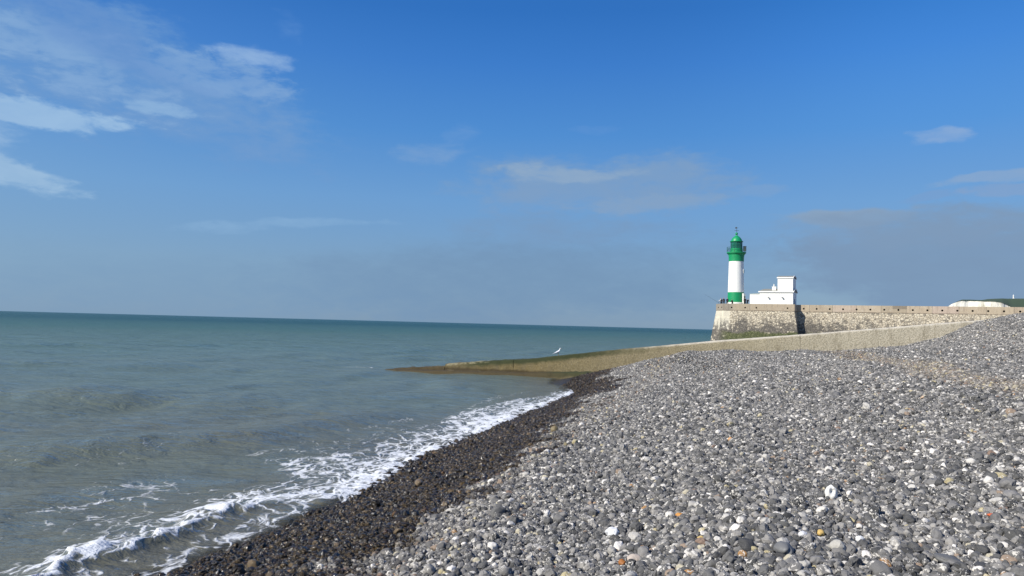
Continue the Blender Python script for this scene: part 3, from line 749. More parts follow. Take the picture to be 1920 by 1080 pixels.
# ------------------------------------------------------------------ lighthouse
LU, LV = -12.17, 3.73
def jw(u, v, z=0):
    c, s_ = math.cos(JR), math.sin(JR)
    return (JX + u * c - v * s_, JY + u * s_ + v * c, z)
lh = empty('lighthouse', jw(LU, LV, 0), JR)
tag(lh, 'white lighthouse with bright green base, green gallery and domed green lantern, on the jetty head', 'lighthouse')
def rad(z): return 1.68 + (1.50 - 1.68) * (z - 8.8) / (17.4 - 8.8)
MB().lathe([(1.78, DK + .01), (1.78, 8.75), (rad(8.8) + .03, 8.8)], 48).build('plinth', M['white'], lh, True)
MB().lathe([(rad(8.8) + .012, 8.8), (rad(10.9) + .012, 10.9)], 48).build('green_band', M['green'], lh, True)
MB().lathe([(rad(10.9), 10.903), (rad(14), 14), (rad(17.4), 17.4)], 48).build('shaft', M['white'], lh, True)
MB().lathe([(1.54, 17.403), (1.56, 18.3), (1.62, 18.6), (1.62, 18.75), (1.80, 18.95), (1.84, 19.05), (1.98, 19.12), (1.98, 19.32), (1.3, 19.33)], 48).build('gallery', M['green'], lh, True)
gb = MB().lathe([(1.25, 19.335), (1.25, 19.95), (1.20, 20.0), (1.20, 20.12)], 40).build('lantern_base', M['green'], lh, True)
MB().lathe([(1.13, 20.123), (1.13, 21.5)], 24, cap=False).build('lantern_glass', M['glass'], lh, True)
mb = MB()
for k in range(12):
    a = 2 * math.pi * (k + .5) / 12
    mb.tube([(1.16 * math.cos(a), 1.16 * math.sin(a), 20.1), (1.16 * math.cos(a), 1.16 * math.sin(a), 21.52)], .035, 6)
mb.ring(1.16, 20.8, .03); mb.build('glazing_bars', M['darkgreen'], lh, True)
MB().lathe([(.16, 20.12), (.42, 20.5), (.46, 20.9), (.40, 21.2), (.15, 21.4)], 20).build('lamp', M['iron'], lh, True)
MB().lathe([(1.30, 21.503), (1.36, 21.56), (1.36, 21.66), (1.14, 21.72), (1.05, 22.0), (.90, 22.28), (.66, 22.55), (.38, 22.76), (.20, 22.88), (.16, 23.0)], 40).build('dome', M['green'], lh, True)
vn = MB().lathe([(.10, 23.0), (.13, 23.04), (.24, 23.12), (.29, 23.24), (.26, 23.38), (.14, 23.48), (.07, 23.55)], 20).build('finial', M['green'], lh, True)
mb = MB(); mb.tube([(0, 0, 23.5), (0, 0, 24.75)], .035, 8); mb.tube([(-.42, -.1, 23.95), (.42, .1, 23.95)], .03, 6); mb.tube([(-.1, .42, 23.95), (.1, -.42, 23.95)], .03, 6)
mb.box(-.30, .02, -.02, .02, 24.38, 24.66); mb.tube([(0, 0, 24.5), (.36, 0, 24.5)], [.05, .01], 6)
mb.build('weather_vane', M['dark'], lh)
rl = MB()
for z in (19.75, 20.05, 20.38): rl.ring(1.93, z, .022, 48)
for k in range(20):
    a = 2 * math.pi * k / 20; rl.tube([(1.93 * math.cos(a), 1.93 * math.sin(a), 19.32), (1.93 * math.cos(a), 1.93 * math.sin(a), 20.4)], .026, 6)
rl.build('railing', M['darkgreen'], lh)
mb = MB(); mb.box(-.26, .26, -.22, .22, 19.6, 20.55); mb.box(-.30, .30, -.26, .26, 20.55, 20.62); mb.tube([(0, 0, 19.33), (0, 0, 19.62)], .06, 8)
fb_ = mb.build('fog_signal', M['dark'], lh); fb_.location = (1.66, .32, 0)
dvec = Vector((.995, -.10)); ang = math.atan2(dvec.y, dvec.x)
def on_shaft(o, r, z): o.location = (dvec.x * r, dvec.y * r, z); o.rotation_euler = (0, 0, ang); return o
mb = MB(); mb.box(-.3, .10, -.62, .62, 0, 2.75); d0 = on_shaft(mb.build('door_surround', M['white'], lh, bevel=.03), rad(9) + .05, DK + .02)
mb = MB(); mb.box(.0, .03, -.42, .42, 0.02, 2.2); dd = on_shaft(mb.build('door', M['darkgreen'], lh), rad(9) + .155, DK + .02)
mb = MB(); mb.tube([(.03, -.3, 1.05), (.09, -.3, 1.05), (.09, -.2, 1.05)], .02, 6); h_ = mb.build('handle', M['iron']); h_.parent = dd
mb = MB(); mb.box(-.25, .10, -.32, .32, -.4, .45); wd = on_shaft(mb.build('window', M['white'], lh, bevel=.03), rad(15.3), 15.3)
mb = MB(); mb.box(.103, .115, -.2, .2, -.28, .32); p_ = mb.build('pane', M['glass']); p_.parent = wd

# ------------------------------------------------------------------ white signal house
hs = empty('signal_house', jw(0, 0, 0), JR)
tag(hs, 'low white house with curved roofs and a small raised block beside the lighthouse', 'house')
F0, F1 = .72, 5.5
mb = MB(); mb.box(-6.85, -.38, F0, F1, DK, 10.9); mb.build('main_wall', M['white'], hs, bevel=.03)
mb = MB(); mb.box(-8.75, -6.853, F0 + .003, F1 - .4, DK, 10.42); mb.build('annex_wall', M['white'], hs, bevel=.03)
mb = MB()
v8 = [(-8.85, F0 - .06, 10.423), (-6.86, F0 - .06, 10.423), (-6.86, F1 - .3, 10.423), (-8.85, F1 - .3, 10.423), (-8.80, F0 - .02, 10.50), (-6.86, F0 - .02, 10.62), (-6.86, F1 - .34, 10.78), (-8.80, F1 - .34, 10.62)]
for f in ((3, 2, 1, 0), (4, 5, 6, 7), (0, 1, 5, 4), (1, 2, 6, 5), (2, 3, 7, 6), (3, 0, 4, 7)): mb.face([v8[i] for i in f])
mb.build('annex_roof', M['lead'], hs)
def barrel(name, u0, u1, v0, v1, z, h, hip=0.0):
    mb = MB(); N = 14; A, B, A2, B2 = [], [], [], []
    for k in range(N + 1):
        t = k / N; v = v0 + (v1 - v0) * t; zz = z + .10 + h * (1 - (2 * t - 1) ** 2)
        A.append(mb.b.verts.new((u0 + hip * (zz - z - .1) / h, v, zz))); B.append(mb.b.verts.new((u1, v, zz)))
    for k in range(N): mb.b.faces.new((A[k], B[k], B[k + 1], A[k + 1]))
    mb.b.faces.new(A[::-1] + []); mb.b.faces.new(B)
    r = mb.build(name, M['roof'], hs)
    mb = MB()                                           # white fascia along the eaves and a white arched verge
    mb.box(u0 - .05, u1 + .05, v0 - .05, v0 + .02, z - .10, z + .14); mb.box(u0 - .05, u1 + .05, v1 - .02, v1 + .05, z - .10, z + .14)
    for k in range(N):
        t0, t1 = k / N, (k + 1) / N
        q = [(v0 + (v1 - v0) * t, z + .10 + h * (1 - (2 * t - 1) ** 2)) for t in (t0, t1)]
        for x0, x1 in ((u1 - .02, u1 + .06),):
            P8 = [(x0, q[0][0], q[0][1] - .16), (x1, q[0][0], q[0][1] - .16), (x1, q[1][0], q[1][1] - .16), (x0, q[1][0], q[1][1] - .16),
                  (x0, q[0][0], q[0][1] + .05), (x1, q[0][0], q[0][1] + .05), (x1, q[1][0], q[1][1] + .05), (x0, q[1][0], q[1][1] + .05)]
            for f in ((3, 2, 1, 0), (4, 5, 6, 7), (0, 1, 5, 4), (1, 2, 6, 5), (2, 3, 7, 6), (3, 0, 4, 7)): mb.face([P8[i] for i in f])
    t_ = mb.build('verge', M['white']); t_.parent = r
    return r
barrel('main_roof', -7.0, -.22, F0 - .16, F1 + .16, 10.9, .62, .8)
mb = MB(); mb.box(-3.35, -.42, F0 + .06, F1 - .6, 10.95, 13.72); mb.build('upper_wall', M['white'], hs, bevel=.03)
barrel('upper_roof', -3.45, -.34, F0 - .04, F1 - .5, 13.72, .42)
mb = MB(); mb.box(-4.45, -3.72, F0 + .3, F0 + 1.1, 10.9, 11.92); mb.box(-4.5, -3.67, F0 + .25, F0 + 1.15, 11.92, 12.0); ch = mb.build('chimney', M['white'], hs)
mb = MB(); mb.tube([(-4.15, F0 + .7, 12.0), (-4.15, F0 + .7, 12.5)], .09, 10); pp = mb.build('flue_pipe', M['white']); pp.parent = ch
for i, u in enumerate((-5.05, -2.38)):
    mb = MB(); mb.tube([(u, F0, 9.85), (u, F0 - .28, 9.9)], .035, 6); mb.box(u - .14, u + .14, F0 - .42, F0 - .18, 9.66, 9.86); mb.build('wall_lamp', M['iron'], hs)
mb = MB(); mb.box(-.385, -.34, 2.4, 3.3, DK, 9.55); dr = mb.build('door', M['iron'], hs); mb = MB(); mb.tube([(-.34, 2.55, 8.5), (-.28, 2.55, 8.5)], .03, 6); q_ = mb.build('handle', M['dark']); q_.parent = dr

# ------------------------------------------------------------------ people on the jetty head
def person(loc, rz, H, cols, pose, label):
    """cols: jacket, trousers, hair materials; pose: lean (forward, degrees), knee bend, arms"""
    bm = bmesh.new(); sk = bm.verts.layers.skin.verify(); joints = []; edges = []
    def V(p, r): joints.append((Vector(p), r)); return len(joints) - 1
    def E(a, b, part): edges.append((a, b, part))
    lean = R(pose.get('lean', 4)); kn = pose.get('knee', 0.0)
    hip = Vector((0, -.12 * kn, .93 - .42 * kn))
    up = Vector((0, math.sin(lean), math.cos(lean)))
    pel = V(hip, (.18, .14)); wai = V(hip + up * .17, (.185, .15)); chs = V(hip + up * .36, (.21, .16)); shl = V(hip + up * .50, (.14, .10))
    nk = V(hip + up * .57, (.052, .052)); hd0 = V(hip + up * .64 + Vector((0, .02, 0)), (.065, .075)); hd1 = V(hip + up * .73 + Vector((0, .02, 0)), (.078, .092)); hd2 = V(hip + up * .81 + Vector((0, .0, 0)), (.058, .068))
    for a, b, q in ((pel, wai, 1), (wai, chs, 1), (chs, shl, 1), (shl, nk, 0), (nk, hd0, 0), (hd0, hd1, 0), (hd1, hd2, 2)): E(a, b, q)
    hc = hip + up * .73 + Vector((0, .02, 0))
    no = V(hc + Vector((0, .115, -.02)), (.012, .014)); E(hd1, no, 0)
    for sx in (-1, 1):
        er = V(hc + Vector((sx * .088, -.005, -.01)), (.012, .02)); E(hd1, er, 0)
        h1 = V(hip + Vector((sx * .10, 0, -.04)), (.09, .09)); k1 = V(hip + Vector((sx * .12, .03 + .38 * kn, -.44 + .30 * kn)), (.062, .062))
        an = V((sx * .13, -.02, .09), (.04, .04)); to = V((sx * .15, .15, .035), (.042, .03)); hl = V((sx * .13, -.06, .04), (.038, .036))
        for a, b, q in ((pel, h1, 3), (h1, k1, 3), (k1, an, 3), (an, to, 4), (an, hl, 4)): E(a, b, q)
        sh = hip + up * .49 + Vector((sx * .19, 0, 0)); s1 = V(sh, (.078, .078)); E(shl, s1, 1)
        if pose.get('arms') == 'rod' and sx < 0: el_, wr = sh + Vector((sx * .05, .10, -.26)), sh + Vector((sx * .02, .36, -.18))
        elif pose.get('arms') == 'lean': el_, wr = sh + Vector((sx * .06, .12, -.24)), sh + Vector((-sx * .05, .33, -.32))
        else: el_, wr = sh + Vector((sx * .06, -.03, -.28)), sh + Vector((sx * .05, .05, -.52))
        e1 = V(el_, (.06, .06)); w1 = V(wr, (.028, .028)); E(s1, e1, 1); E(e1, w1, 1)
        dr_ = (wr - el_).normalized(); side = dr_.cross(Vector((1, 0, 0))).normalized()
        pm_ = V(wr + dr_ * .055, (.034, .018)); E(w1, pm_, 0)
        for k, (o_, l_) in enumerate(((-.028, .062), (-.009, .072), (.010, .068), (.028, .055))):
            f1 = V(wr + dr_ * (.085 + l_ * .5) + side * o_, (.0085, .0085)); f2 = V(wr + dr_ * (.085 + l_ * .9) + side * o_ + Vector((-sx * .02, 0, -.008)), (.007, .007)); E(pm_, f1, 0); E(f1, f2, 0)
        th = V(wr + dr_ * .07 + side * -.05, (.010, .010)); E(pm_, th, 0)
    vs = []
    for p, r in joints:
        v = bm.verts.new(p); v[sk].radius = r; vs.append(v)
    vs[0][sk].use_root = True
    for a, b, _ in edges: bm.edges.new((vs[a], vs[b]))
    me = bpy.data.meshes.new('person'); bm.to_mesh(me); bm.free()
    o = link(bpy.data.objects.new('person', me))
    o.modifiers.new('skin', 'SKIN'); sd = o.modifiers.new('sub', 'SUBSURF'); sd.levels = sd.render_levels = 2
    dg = bpy.context.evaluated_depsgraph_get(); dg.update()
    me2 = bpy.data.meshes.new_from_object(o.evaluated_get(dg)); o.modifiers.clear(); o.data = me2; me2.name = 'person'
    me2.materials.clear()
    for x in (M['skin'], cols[0], cols[2], cols[1], M['black']): me2.materials.append(x)
    for f in me2.polygons:
        c = f.center; best = 9; q = 1
        for a, b, part in edges:
            A, B = joints[a][0], joints[b][0]; d = B - A; t = max(0, min(1, (c - A).dot(d) / d.length_squared)); dd_ = (c - A - d * t).length
            if part in (1, 3): dd_ -= .05
            if dd_ < best: best = dd_; q = part
        if q == 0 and (c - hc).length < .16 and (c.y < hc.y - .02 or c.z > hc.z + .045): q = 2
        f.material_index = q; f.use_smooth = True
    o.location = loc; o.rotation_euler = (0, 0, rz); o.scale = (H / 1.72,) * 3
    tag(o, label, 'person', 'people gathered on the jetty head')
    return o
def jp(u, v): return jw(u, v, DK)
person(jp(-15.05, 2.9), JR + R(75), 1.72, (M['pale'], M['navy'], M['hair']), {'arms': 'rod', 'lean': 3}, 'person in a pale top at the tip of the jetty beside the fishing rod')
person(jp(-14.05, 1.15), JR + R(175), 1.74, (M['black'], M['black'], M['hair']), {'arms': 'lean', 'lean': 16}, 'tall person all in black leaning on the coping, second from the pale-topped angler')
person(jp(-14.5, 1.5), JR + R(120), 1.66, (M['black'], M['navy'], M['hair']), {'arms': 'lean', 'lean': 20}, 'stooping person in black and navy right of the pale-topped one at the tip')
person(jp(-13.35, 1.1), JR + R(-160), 1.72, (M['navy'], M['black'], M['hair']), {'arms': 'lean', 'lean': 14}, 'person in dark navy leaning on the coping just left of the green lighthouse base')
person(jp(-12.3, 1.05), JR + R(170), 1.6, (M['black'], M['black'], M['hair']), {'arms': 'lean', 'lean': 30, 'knee': .35}, 'crouching dark figure low in front of the green lighthouse base')
person(jp(-9.75, 1.1), JR + R(180), 1.78, (M['black'], M['black'], M['black']), {'arms': 'lean', 'lean': 12}, 'dark hooded person between the lighthouse and the white house, nearer the house')
person(jp(-9.35, 1.25), JR + R(-140), 1.60, (M['black'], M['black'], M['black']), {'arms': 'lean', 'lean': 25}, 'shorter dark person bent against the end of the white house')
mb = MB(); a = Vector(jw(-15.3, 2.75, 8.55)); b = Vector(jw(-18.2, 1.8, 10.4)); mb.tube([a, a.lerp(b, .4), b + Vector((0, 0, .0))], [.022, .018, .01], 6)
rd = mb.build('fishing_rod', M['rod']); tag(rd, 'thin dark fishing rod slanting up and out over the tip of the jetty', 'fishing rod')
mb = MB(); a2 = a.lerp(b, .08); mb.tube([a2 + Vector((0, 0, -.03)), a2 + Vector((0, 0, -.12))], .045, 10); rr_ = mb.build('reel', M['dark']); rr_.parent = rd

# ------------------------------------------------------------------ concrete groyne running down the beach into the sea
def groyne_material():
    m, n = mat('groyne_concrete')
    u, v, z = n.sep(n.O)
    nf = n.noise(n.O, 2.0, 6, .7); ng = n.noise(n.O, 14, 4, .7); sp = n.noise(n.O, 40, 2, .6)
    uu = n.m('ADD', u, n.m('MULTIPLY', n.m('SUBTRACT', nf, .5), 5.0))
    c = n.ramp(n.lin(uu, 0, 36), [(0, (.085, .065, .02)), (.16, (.13, .10, .035)), (.24, (.18, .135, .05)), (.34, (.22, .175, .085)), (.48, (.27, .225, .13)), (.60, (.37, .32, .21)), (.72, (.46, .41, .30)), (1, (.50, .45, .35))])
    c = n.mix(n.m('MULTIPLY', n.ss(ng, .42, .62), .75), c, n.mix(1.0, c, (.5, .5, .45), 'MULTIPLY'))
    c = n.mix(n.m('MULTIPLY', n.ss(sp, .55, .7), .35), c, (.5, .47, .38))
    top = n.attr('below')                                # metres below the crest
    pale = n.m('MULTIPLY', n.ss(top, .10, .0), n.ss(uu, 14, 19))
    c = n.mix(n.m('MULTIPLY', pale, .85), c, (.60, .545, .43))
    vs_ = n.noise(n.vm('MULTIPLY', n.O, (1.6, 1.6, .4)), 1.6, 5, .65)
    c = n.mix(n.m('MULTIPLY', n.ss(vs_, .5, .66), .4), c, (.15, .12, .07))
    weed = n.m('MULTIPLY', n.ss(n.m('ADD', top, n.m('MULTIPLY', n.m('SUBTRACT', nf, .5), .35)), .42, .14), n.m('MULTIPLY', n.ss(u, 4.2, 6.2), n.ss(uu, 18, 12)))
    c = n.mix(n.m('MULTIPLY', weed, .97), c, (.028, .036, .008))
    low = n.m('MULTIPLY', n.ss(n.m('ADD', z, n.m('MULTIPLY', n.m('SUBTRACT', nf, .5), .3)), .36, .22), n.ss(u, 14, 9))
    c = n.mix(n.m('MULTIPLY', low, .95), c, n.mix(ng, (.030, .020, .006), (.085, .062, .022)))
    blockt = n.m('MULTIPLY', n.m('MULTIPLY', n.m('MULTIPLY', n.ss(u, 3.8, 4.0), n.ss(u, 6.8, 6.4)), n.ss(top, .14, .06)), n.ss(v, -.2, -.1))
    c = n.mix(n.m('MULTIPLY', blockt, n.m('MULTIPLY', n.ss(nf, .42, .58), .7)), c, (.30, .27, .16))
    n.put(n.b.inputs['Base Color'], c); n.b.inputs['Roughness'].default_value = .88
    n.put(n.b.inputs['Normal'], n.bump(n.m('ADD', ng, n.m('MULTIPLY', sp, .4)), .8, .04))
    return m
gmt = groyne_material()
groyne = empty('groyne', (-7.7, 48.0, 0), math.atan2(-.27, .963))
tag(groyne, 'sloping concrete groyne crossing the beach and dipping weed-stained into the sea', 'groyne')
GU = [-.5, 0, 3.0, 3.85, 3.9, 9.3, 14.05, 19.7, 24.2, 32.4, 40]; GZ = [-.15, -.02, .30, .36, .50, 1.00, 1.66, 2.36, 2.84, 3.78, 4.5]
def loft(name, u0, u1, v0, v1, zbot, ztop, parent, rough=.03, step=.14, batter=.08, seed=1, steps=(10, 7)):
    us_ = np.append(np.arange(u0, u1, step), u1); prof = []; me_v = []; below = []
    for u in us_:
        zt = ztop(u); row = []
        for k in range(steps[0] + 1): q = k / steps[0]; row.append((v0 - batter * (1 - q), zbot + (zt - zbot) * q))
        for k in range(1, steps[1] + 1): q = k / steps[1]; row.append((v0 + (v1 - v0) * q, zt))
        for k in range(1, 5): q = k / 4; row.append((v1 + batter * q, zt + (zbot - zt) * q))
        ar = np.array(row); L = np.cumsum(np.r_[0, np.hypot(*np.diff(ar, axis=0).T)])
        nn = (fbm(np.full(len(ar), u * 2.2), L * 2.2, seed, 4) - .5) * 2; n2_ = (fbm(np.full(len(ar), u * 2.2 + 90), L * 2.2, seed + 7, 4) - .5) * 2
        rnd_ = np.exp(-((ar[:, 0] - v0) ** 2 + (ar[:, 1] - zt) ** 2) / .06 ** 2)     # worn arris
        me_v.append(np.stack([np.full(len(ar), u), ar[:, 0] + nn * rough + rnd_ * .035, ar[:, 1] + n2_ * rough - rnd_ * .035], 1)); below.append(zt - ar[:, 1])
    A = np.array(me_v); ny, nx = A.shape[:2]
    bmx = MB(); vv = [[bmx.b.verts.new(A[j, i]) for i in range(nx)] for j in range(ny)]
    for j in range(ny - 1):
        for i in range(nx - 1): bmx.b.faces.new((vv[j][i], vv[j][i + 1], vv[j + 1][i + 1], vv[j + 1][i]))
    bmx.b.faces.new(vv[0][::-1]); bmx.b.faces.new(vv[-1])
    bmx.b.verts.index_update()
    o = bmx.build(name, gmt, parent, True)
    at = o.data.attributes.new('below', 'FLOAT', 'POINT'); at.data.foreach_set('value', np.array(below, np.float32).ravel())
    return o
gz = lambda u: float(np.interp(u, GU, GZ))
for i, (a, b, rg) in enumerate(((-.5, 3.86, .09), (3.9, 8.2, .06), (8.212, 16.1, .032), (16.112, 24.2, .026), (24.215, 40, .022))):
    loft('wall_section', a, b, 0, .95, -1.2, gz, groyne, rg, .12, .10, 20 + i)
loft('footing', -1.8, 13.4, -1.0, .05, -1.2, lambda u: float(np.interp(u, [-1.8, 0, 4, 9, 13.4], [-.10, .03, .11, .20, .42])) , groyne, .07, .12, .5, 60)
loft('ledge', 13.0, 20.0, -.32, .03, -.5, lambda u: float(np.interp(u, [13, 15, 20], [.36, .62, 1.5])), groyne, .03, .15, .05, 70, (6, 4))
# gravel toe where shingle laps the end of the groyne
# ------------------------------------------------------------------ herring gull on the groyne
def gull(loc, rz):
    st_ = [(-.27, .000, .012, .008), (-.22, .008, .030, .018), (-.15, .018, .050, .040), (-.06, .028, .068, .064), (.03, .045, .070, .070), (.09, .075, .058, .060),
           (.125, .12, .040, .042), (.145, .16, .034, .034), (.165, .195, .036, .036), (.195, .205, .032, .030), (.222, .200, .016, .015)]
    mb = MB(); rings_ = []
    for y, z, rx, rz_ in st_:
        rings_.append([mb.b.verts.new((rx * math.cos(a), y + .0, z + .22 + rz_ * math.sin(a))) for a in np.linspace(0, 2 * math.pi, 15)[:-1]])
    for A, B in zip(rings_, rings_[1:]):
        for k in range(14): mb.b.faces.new((A[k], A[(k + 1) % 14], B[(k + 1) % 14], B[k]))
    mb.b.faces.new(rings_[0][::-1]); mb.b.faces.new(rings_[-1])
    o = mb.build('gull', M['feather'], None, True); sd = o.modifiers.new('sub', 'SUBSURF'); sd.levels = sd.render_levels = 1
    for sx in (-1, 1):
        w_ = MB(); rows = []
        for y, z0, z1, off in ((.07, .26, .30, .058), (.0, .225, .30, .074), (-.08, .215, .292, .074), (-.17, .215, .268, .056), (-.26, .222, .245, .030), (-.33, .226, .236, .010)):
            rows.append([w_.b.verts.new((sx * (off + t_), y, z)) for t_, z in ((.0, z0), (.010, (z0 + z1) / 2), (-.012, z1), (-.03, (z0 + z1) / 2))])
        for A, B in zip(rows, rows[1:]):
            for k in range(4): w_.b.faces.new((A[k], A[(k + 1) % 4], B[(k + 1) % 4], B[k]))
        w_.b.faces.new(rows[0][::-1]); w_.b.faces.new(rows[-1]); w_.build('wing', M['wing'], o, True)
        l_ = MB(); x = sx * .03
        l_.tube([(x, -.01, .19), (x, .0, .10), (x, -.012, .012)], [.012, .007, .006], 8)
        for dx_, dy_ in ((-.02, .045), (0, .055), (.02, .045), (0, -.02)): l_.tube([(x, -.012, .010), (x + dx_, -.012 + dy_, .004)], [.006, .003], 6)
        l_.build('leg', M['bill'], o, True)
        e_ = MB(); e_.lathe([(.001, -.005), (.005, 0), (.001, .005)], 8); e_.build('eye', M['dark'], o).location = (sx * .032, .185, .43)
    b_ = MB(); b_.tube([(0, .215, .418), (0, .25, .415), (0, .272, .404)], [.012, .009, .003], 8); b_.build('beak', M['bill'], o, True)
    o.location = loc; o.rotation_euler = (R(14), 0, rz)
    return tag(o, 'white gull with grey wings standing on the weedy top of the groyne', 'gull')
gl = gull((2.86, 45.36, 1.19), R(-80))

# ------------------------------------------------------------------ far chalk cliff, green hill, statue
def land_materials():
    c, n = mat('chalk'); nz = n.noise(n.vm('MULTIPLY', n.O, (.12, .12, .02)), 1.0, 6, .65); h = n.noise(n.vm('MULTIPLY', n.O, (.01, .01, .25)), 1, 4, .6)
    n.put(n.b.inputs['Base Color'], n.mix(n.ss(nz, .48, .72), n.mix(n.ss(h, .4, .6), (.80, .77, .66), (.72, .69, .58)), (.42, .40, .30))); n.b.inputs['Roughness'].default_value = 1
    n.put(n.b.inputs['Normal'], n.bump(nz, .8, 3))
    g, n = mat('down_grass'); nz = n.noise(n.O, .012, 6, .65)
    n.put(n.b.inputs['Base Color'], n.mix(n.ss(nz, .4, .62), (.040, .068, .036), (.062, .082, .042))); n.b.inputs['Roughness'].default_value = 1
    return c, g
chalk, grass = land_materials()
xs = np.arange(864, 1700, 3.0)
yc = 1500 - (xs - 864) * .30 + 14 * (fbm(xs * .03, xs * 0, 5, 4) - .5) * 2
topz = np.interp(xs, [864, 870, 876, 885, 900, 930, 948, 958, 966, 1010, 1700], [60, 66, 69.5, 72.5, 72.8, 71, 69, 66, 61, 48, 40]) + (fbm(xs * .08, xs * 0 + 2, 8, 3) - .5) * 2.0
mb = MB(); rows = []
for k in range(13):
    q = k / 12
    rows.append([mb.b.verts.new((x, y + 10 * q + 3.0 * (float(fbm(np.array(x * .09), np.array(q * 3.)), ) - .5), 2 + (z - 2) * q)) for x, y, z in zip(xs, yc, topz)])
for A, B in zip(rows, rows[1:]):
    for i in range(len(xs) - 1): mb.b.faces.new((A[i], A[i + 1], B[i + 1], B[i]))
bk = [mb.b.verts.new((x + 6, y + 22, z - 9)) for x, y, z in zip(xs, yc, topz)]
for i in range(len(xs) - 1): mb.b.faces.new((rows[-1][i], rows[-1][i + 1], bk[i + 1], bk[i]))
tag(mb.build('cliff', chalk), kind='structure')
nx, ny = 460, 60
gx = np.linspace(0, 1, nx)[None, :] * np.ones((ny, 1)); gq = np.linspace(0, 1, ny)[:, None] * np.ones((1, nx))
X = 864 + gx * 1400; Yc = np.interp(X, xs, yc) + 9.6
Y = Yc + gq ** 1.6 * 1600; XS = X + .64 * (Y - Yc)
edge = np.interp(X, [864, 870, 876, 885, 900, 930, 948, 958, 966, 1010, 2300], [60, 66, 69.5, 72.5, 72.8, 71, 69, 66, 61, 40, 25])
hill = np.interp(X, [864, 900, 925, 950, 1000, 1100, 1250, 2300], [60, 69, 76, 78, 79, 80, 82, 88]) + (fbm(X * .01, Y * .01, 4, 4) - .5) * 2.4
dY = Y - Yc
edge = np.interp(X, xs, topz) * (X < 1700) + edge * (X >= 1700)
Z = edge + .35 + 2.6 * smooth(dY, 0, 14) * smooth(X - .64 * 0, 864, 890) + (np.maximum(hill * (1 + dY / 5500), edge) - edge) * smooth(dY, 6, 90)  
X = XS
hl = grid_mesh('hill', X, Y, Z, grass); tag(hl, kind='structure')
sx_, sy_ = 1107.8, 1700.0
def hz(x, y):
    i = np.argmin((X - x) ** 2 + (Y - y) ** 2); return float(Z.ravel()[i])
mb = MB()
for k in range(420):
    if k < 150: cx, cy = random.gauss(sx_ + 2, 7), random.gauss(sy_ + 3, 6); h0 = 3.4
    else: cx = random.uniform(1000, 1190); cy = sy_ + random.uniform(-40, 50); h0 = 1.0
    r = random.uniform(.9, 2.3); zz = hz(cx, cy) + random.uniform(.1, 1) * h0 * math.exp(-((cx - sx_ - 2) / 13) ** 2 if k < 150 else 0)
    t0 = bmesh.ops.create_icosphere(mb.b, subdivisions=2, radius=r, matrix=Matrix.Translation((cx, cy, zz)) @ Matrix.Diagonal((1.2, 1.2, .8, 1)))
    for v in t0['verts']: v.co += Vector((random.uniform(-.3, .3), random.uniform(-.3, .3), random.uniform(-.3, .3))) * r
lf, n = mat('scrub_leaves'); n.put(n.b.inputs['Base Color'], n.mix(n.noise(n.O, .6, 4, .6), (.02, .038, .018), (.05, .075, .035))); n.b.inputs['Roughness'].default_value = 1
tag(mb.build('scrub', lf), 'dark scrub and bushes along the top of the far green hill', 'scrub', kind='stuff')
mo = empty('statue', (sx_, sy_ - 6, hz(sx_, sy_) + 1.5)); tag(mo, 'small white statue on a pedestal on the skyline of the far hill', 'statue')
mb = MB(); mb.box(-1.5, 1.5, -1.5, 1.5, -3, 2.6); mb.box(-1.8, 1.8, -1.8, 1.8, 2.6, 3.0); mb.box(-1.1, 1.1, -1.1, 1.1, 3.0, 4.6); mb.build('pedestal', M['white'], mo)
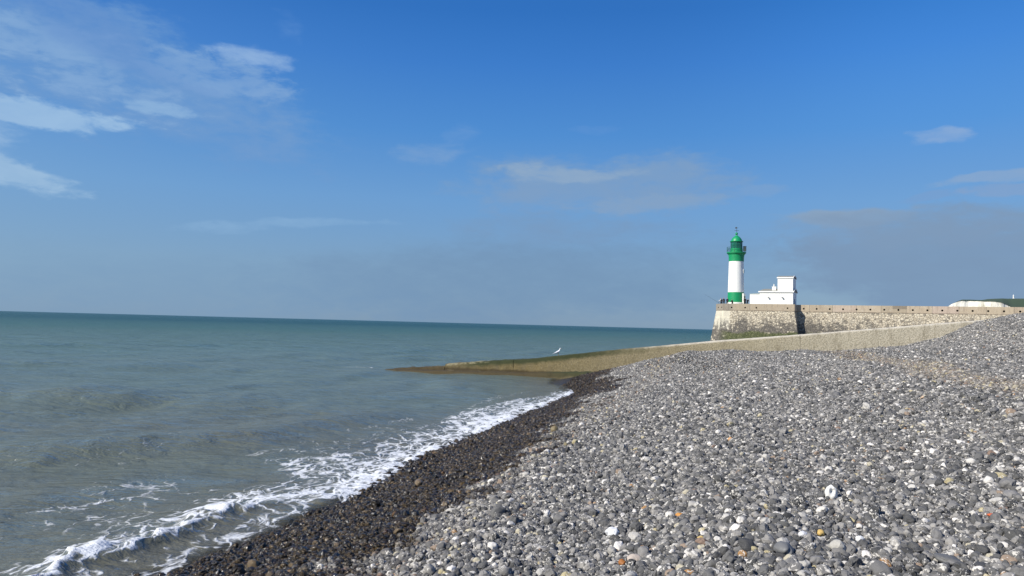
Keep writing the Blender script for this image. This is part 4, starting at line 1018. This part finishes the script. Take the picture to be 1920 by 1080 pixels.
mb = MB(); mb.lathe([(1.25, 4.6), (1.15, 6.5), (1.2, 8.2), (1.35, 9.3), (1.15, 10.0), (.45, 10.3), (.42, 10.5), (.62, 10.9), (.66, 11.3), (.5, 11.7), (.12, 11.95)], 20)
mb.tube([(-1.1, 0, 9.7), (-1.35, -.7, 8.8), (-.3, -1.35, 9.1)], [.38, .32, .24], 10); mb.tube([(1.1, 0, 9.7), (1.35, -.7, 8.8), (.3, -1.35, 9.1)], [.38, .32, .24], 10)
mb.build('figure', M['white'], mo, True)

# ------------------------------------------------------------------ the stones one can pick out
def stone_mat(name, c1, c2, thr=.55):
    m, n = mat(name); f = n.noise(n.O, 26, 5, .65); b = n.noise(n.O, 12, 4, .6, .5)
    c = n.mix(n.ss(b, thr, thr + .1), c1, c2); c = n.mix(n.m('MULTIPLY', n.ss(f, .4, .7), .4), c, tuple(q * .6 for q in c1))
    n.put(n.b.inputs['Base Color'], c); n.b.inputs['Roughness'].default_value = .65
    n.put(n.b.inputs['Normal'], n.bump(f, .4, .004)); return m
for i, (x, y, a, b, c, col, col2, label) in enumerate(STONES):
    s_, t_ = st(np.array(x), np.array(y)); z = float(beach_z(s_, t_))
    bm = bmesh.new(); bmesh.ops.create_icosphere(bm, subdivisions=4, radius=1)
    for v in bm.verts:
        p = v.co.copy(); q = Vector([float(fbm(np.array(p.x * 1.3 + 9 * i + 5 * k), np.array(p.y * 1.3 + p.z * 1.1 + 3 * k), 33 + k, 3)) - .5 for k in range(3)])
        v.co = p + q * .55
        if label.startswith('white ring'):                # hollowed flint
            rr = math.hypot(v.co.x, v.co.z - .25)
            if v.co.y < 0: v.co.y += .95 * math.exp(-(rr / .34) ** 2)
        v.co = Vector((v.co.x * a, v.co.y * b, v.co.z * c))
    me = bpy.data.meshes.new('stone'); bm.to_mesh(me); bm.free(); me.polygons.foreach_set('use_smooth', [True] * len(me.polygons))
    m_ = stone_mat('stone_' + str(i), col, col2)
    me.materials.append(m_); o = link(bpy.data.objects.new('stone', me)); o.location = (x, y, z + c * .62); o.rotation_euler = (R(8) * (i % 3 - 1), R(7) * (i % 2), (0 if label.startswith('white ring') else i * .8))
    tag(o, label, 'stone', 'larger or brighter stones lying on the dry shingle')
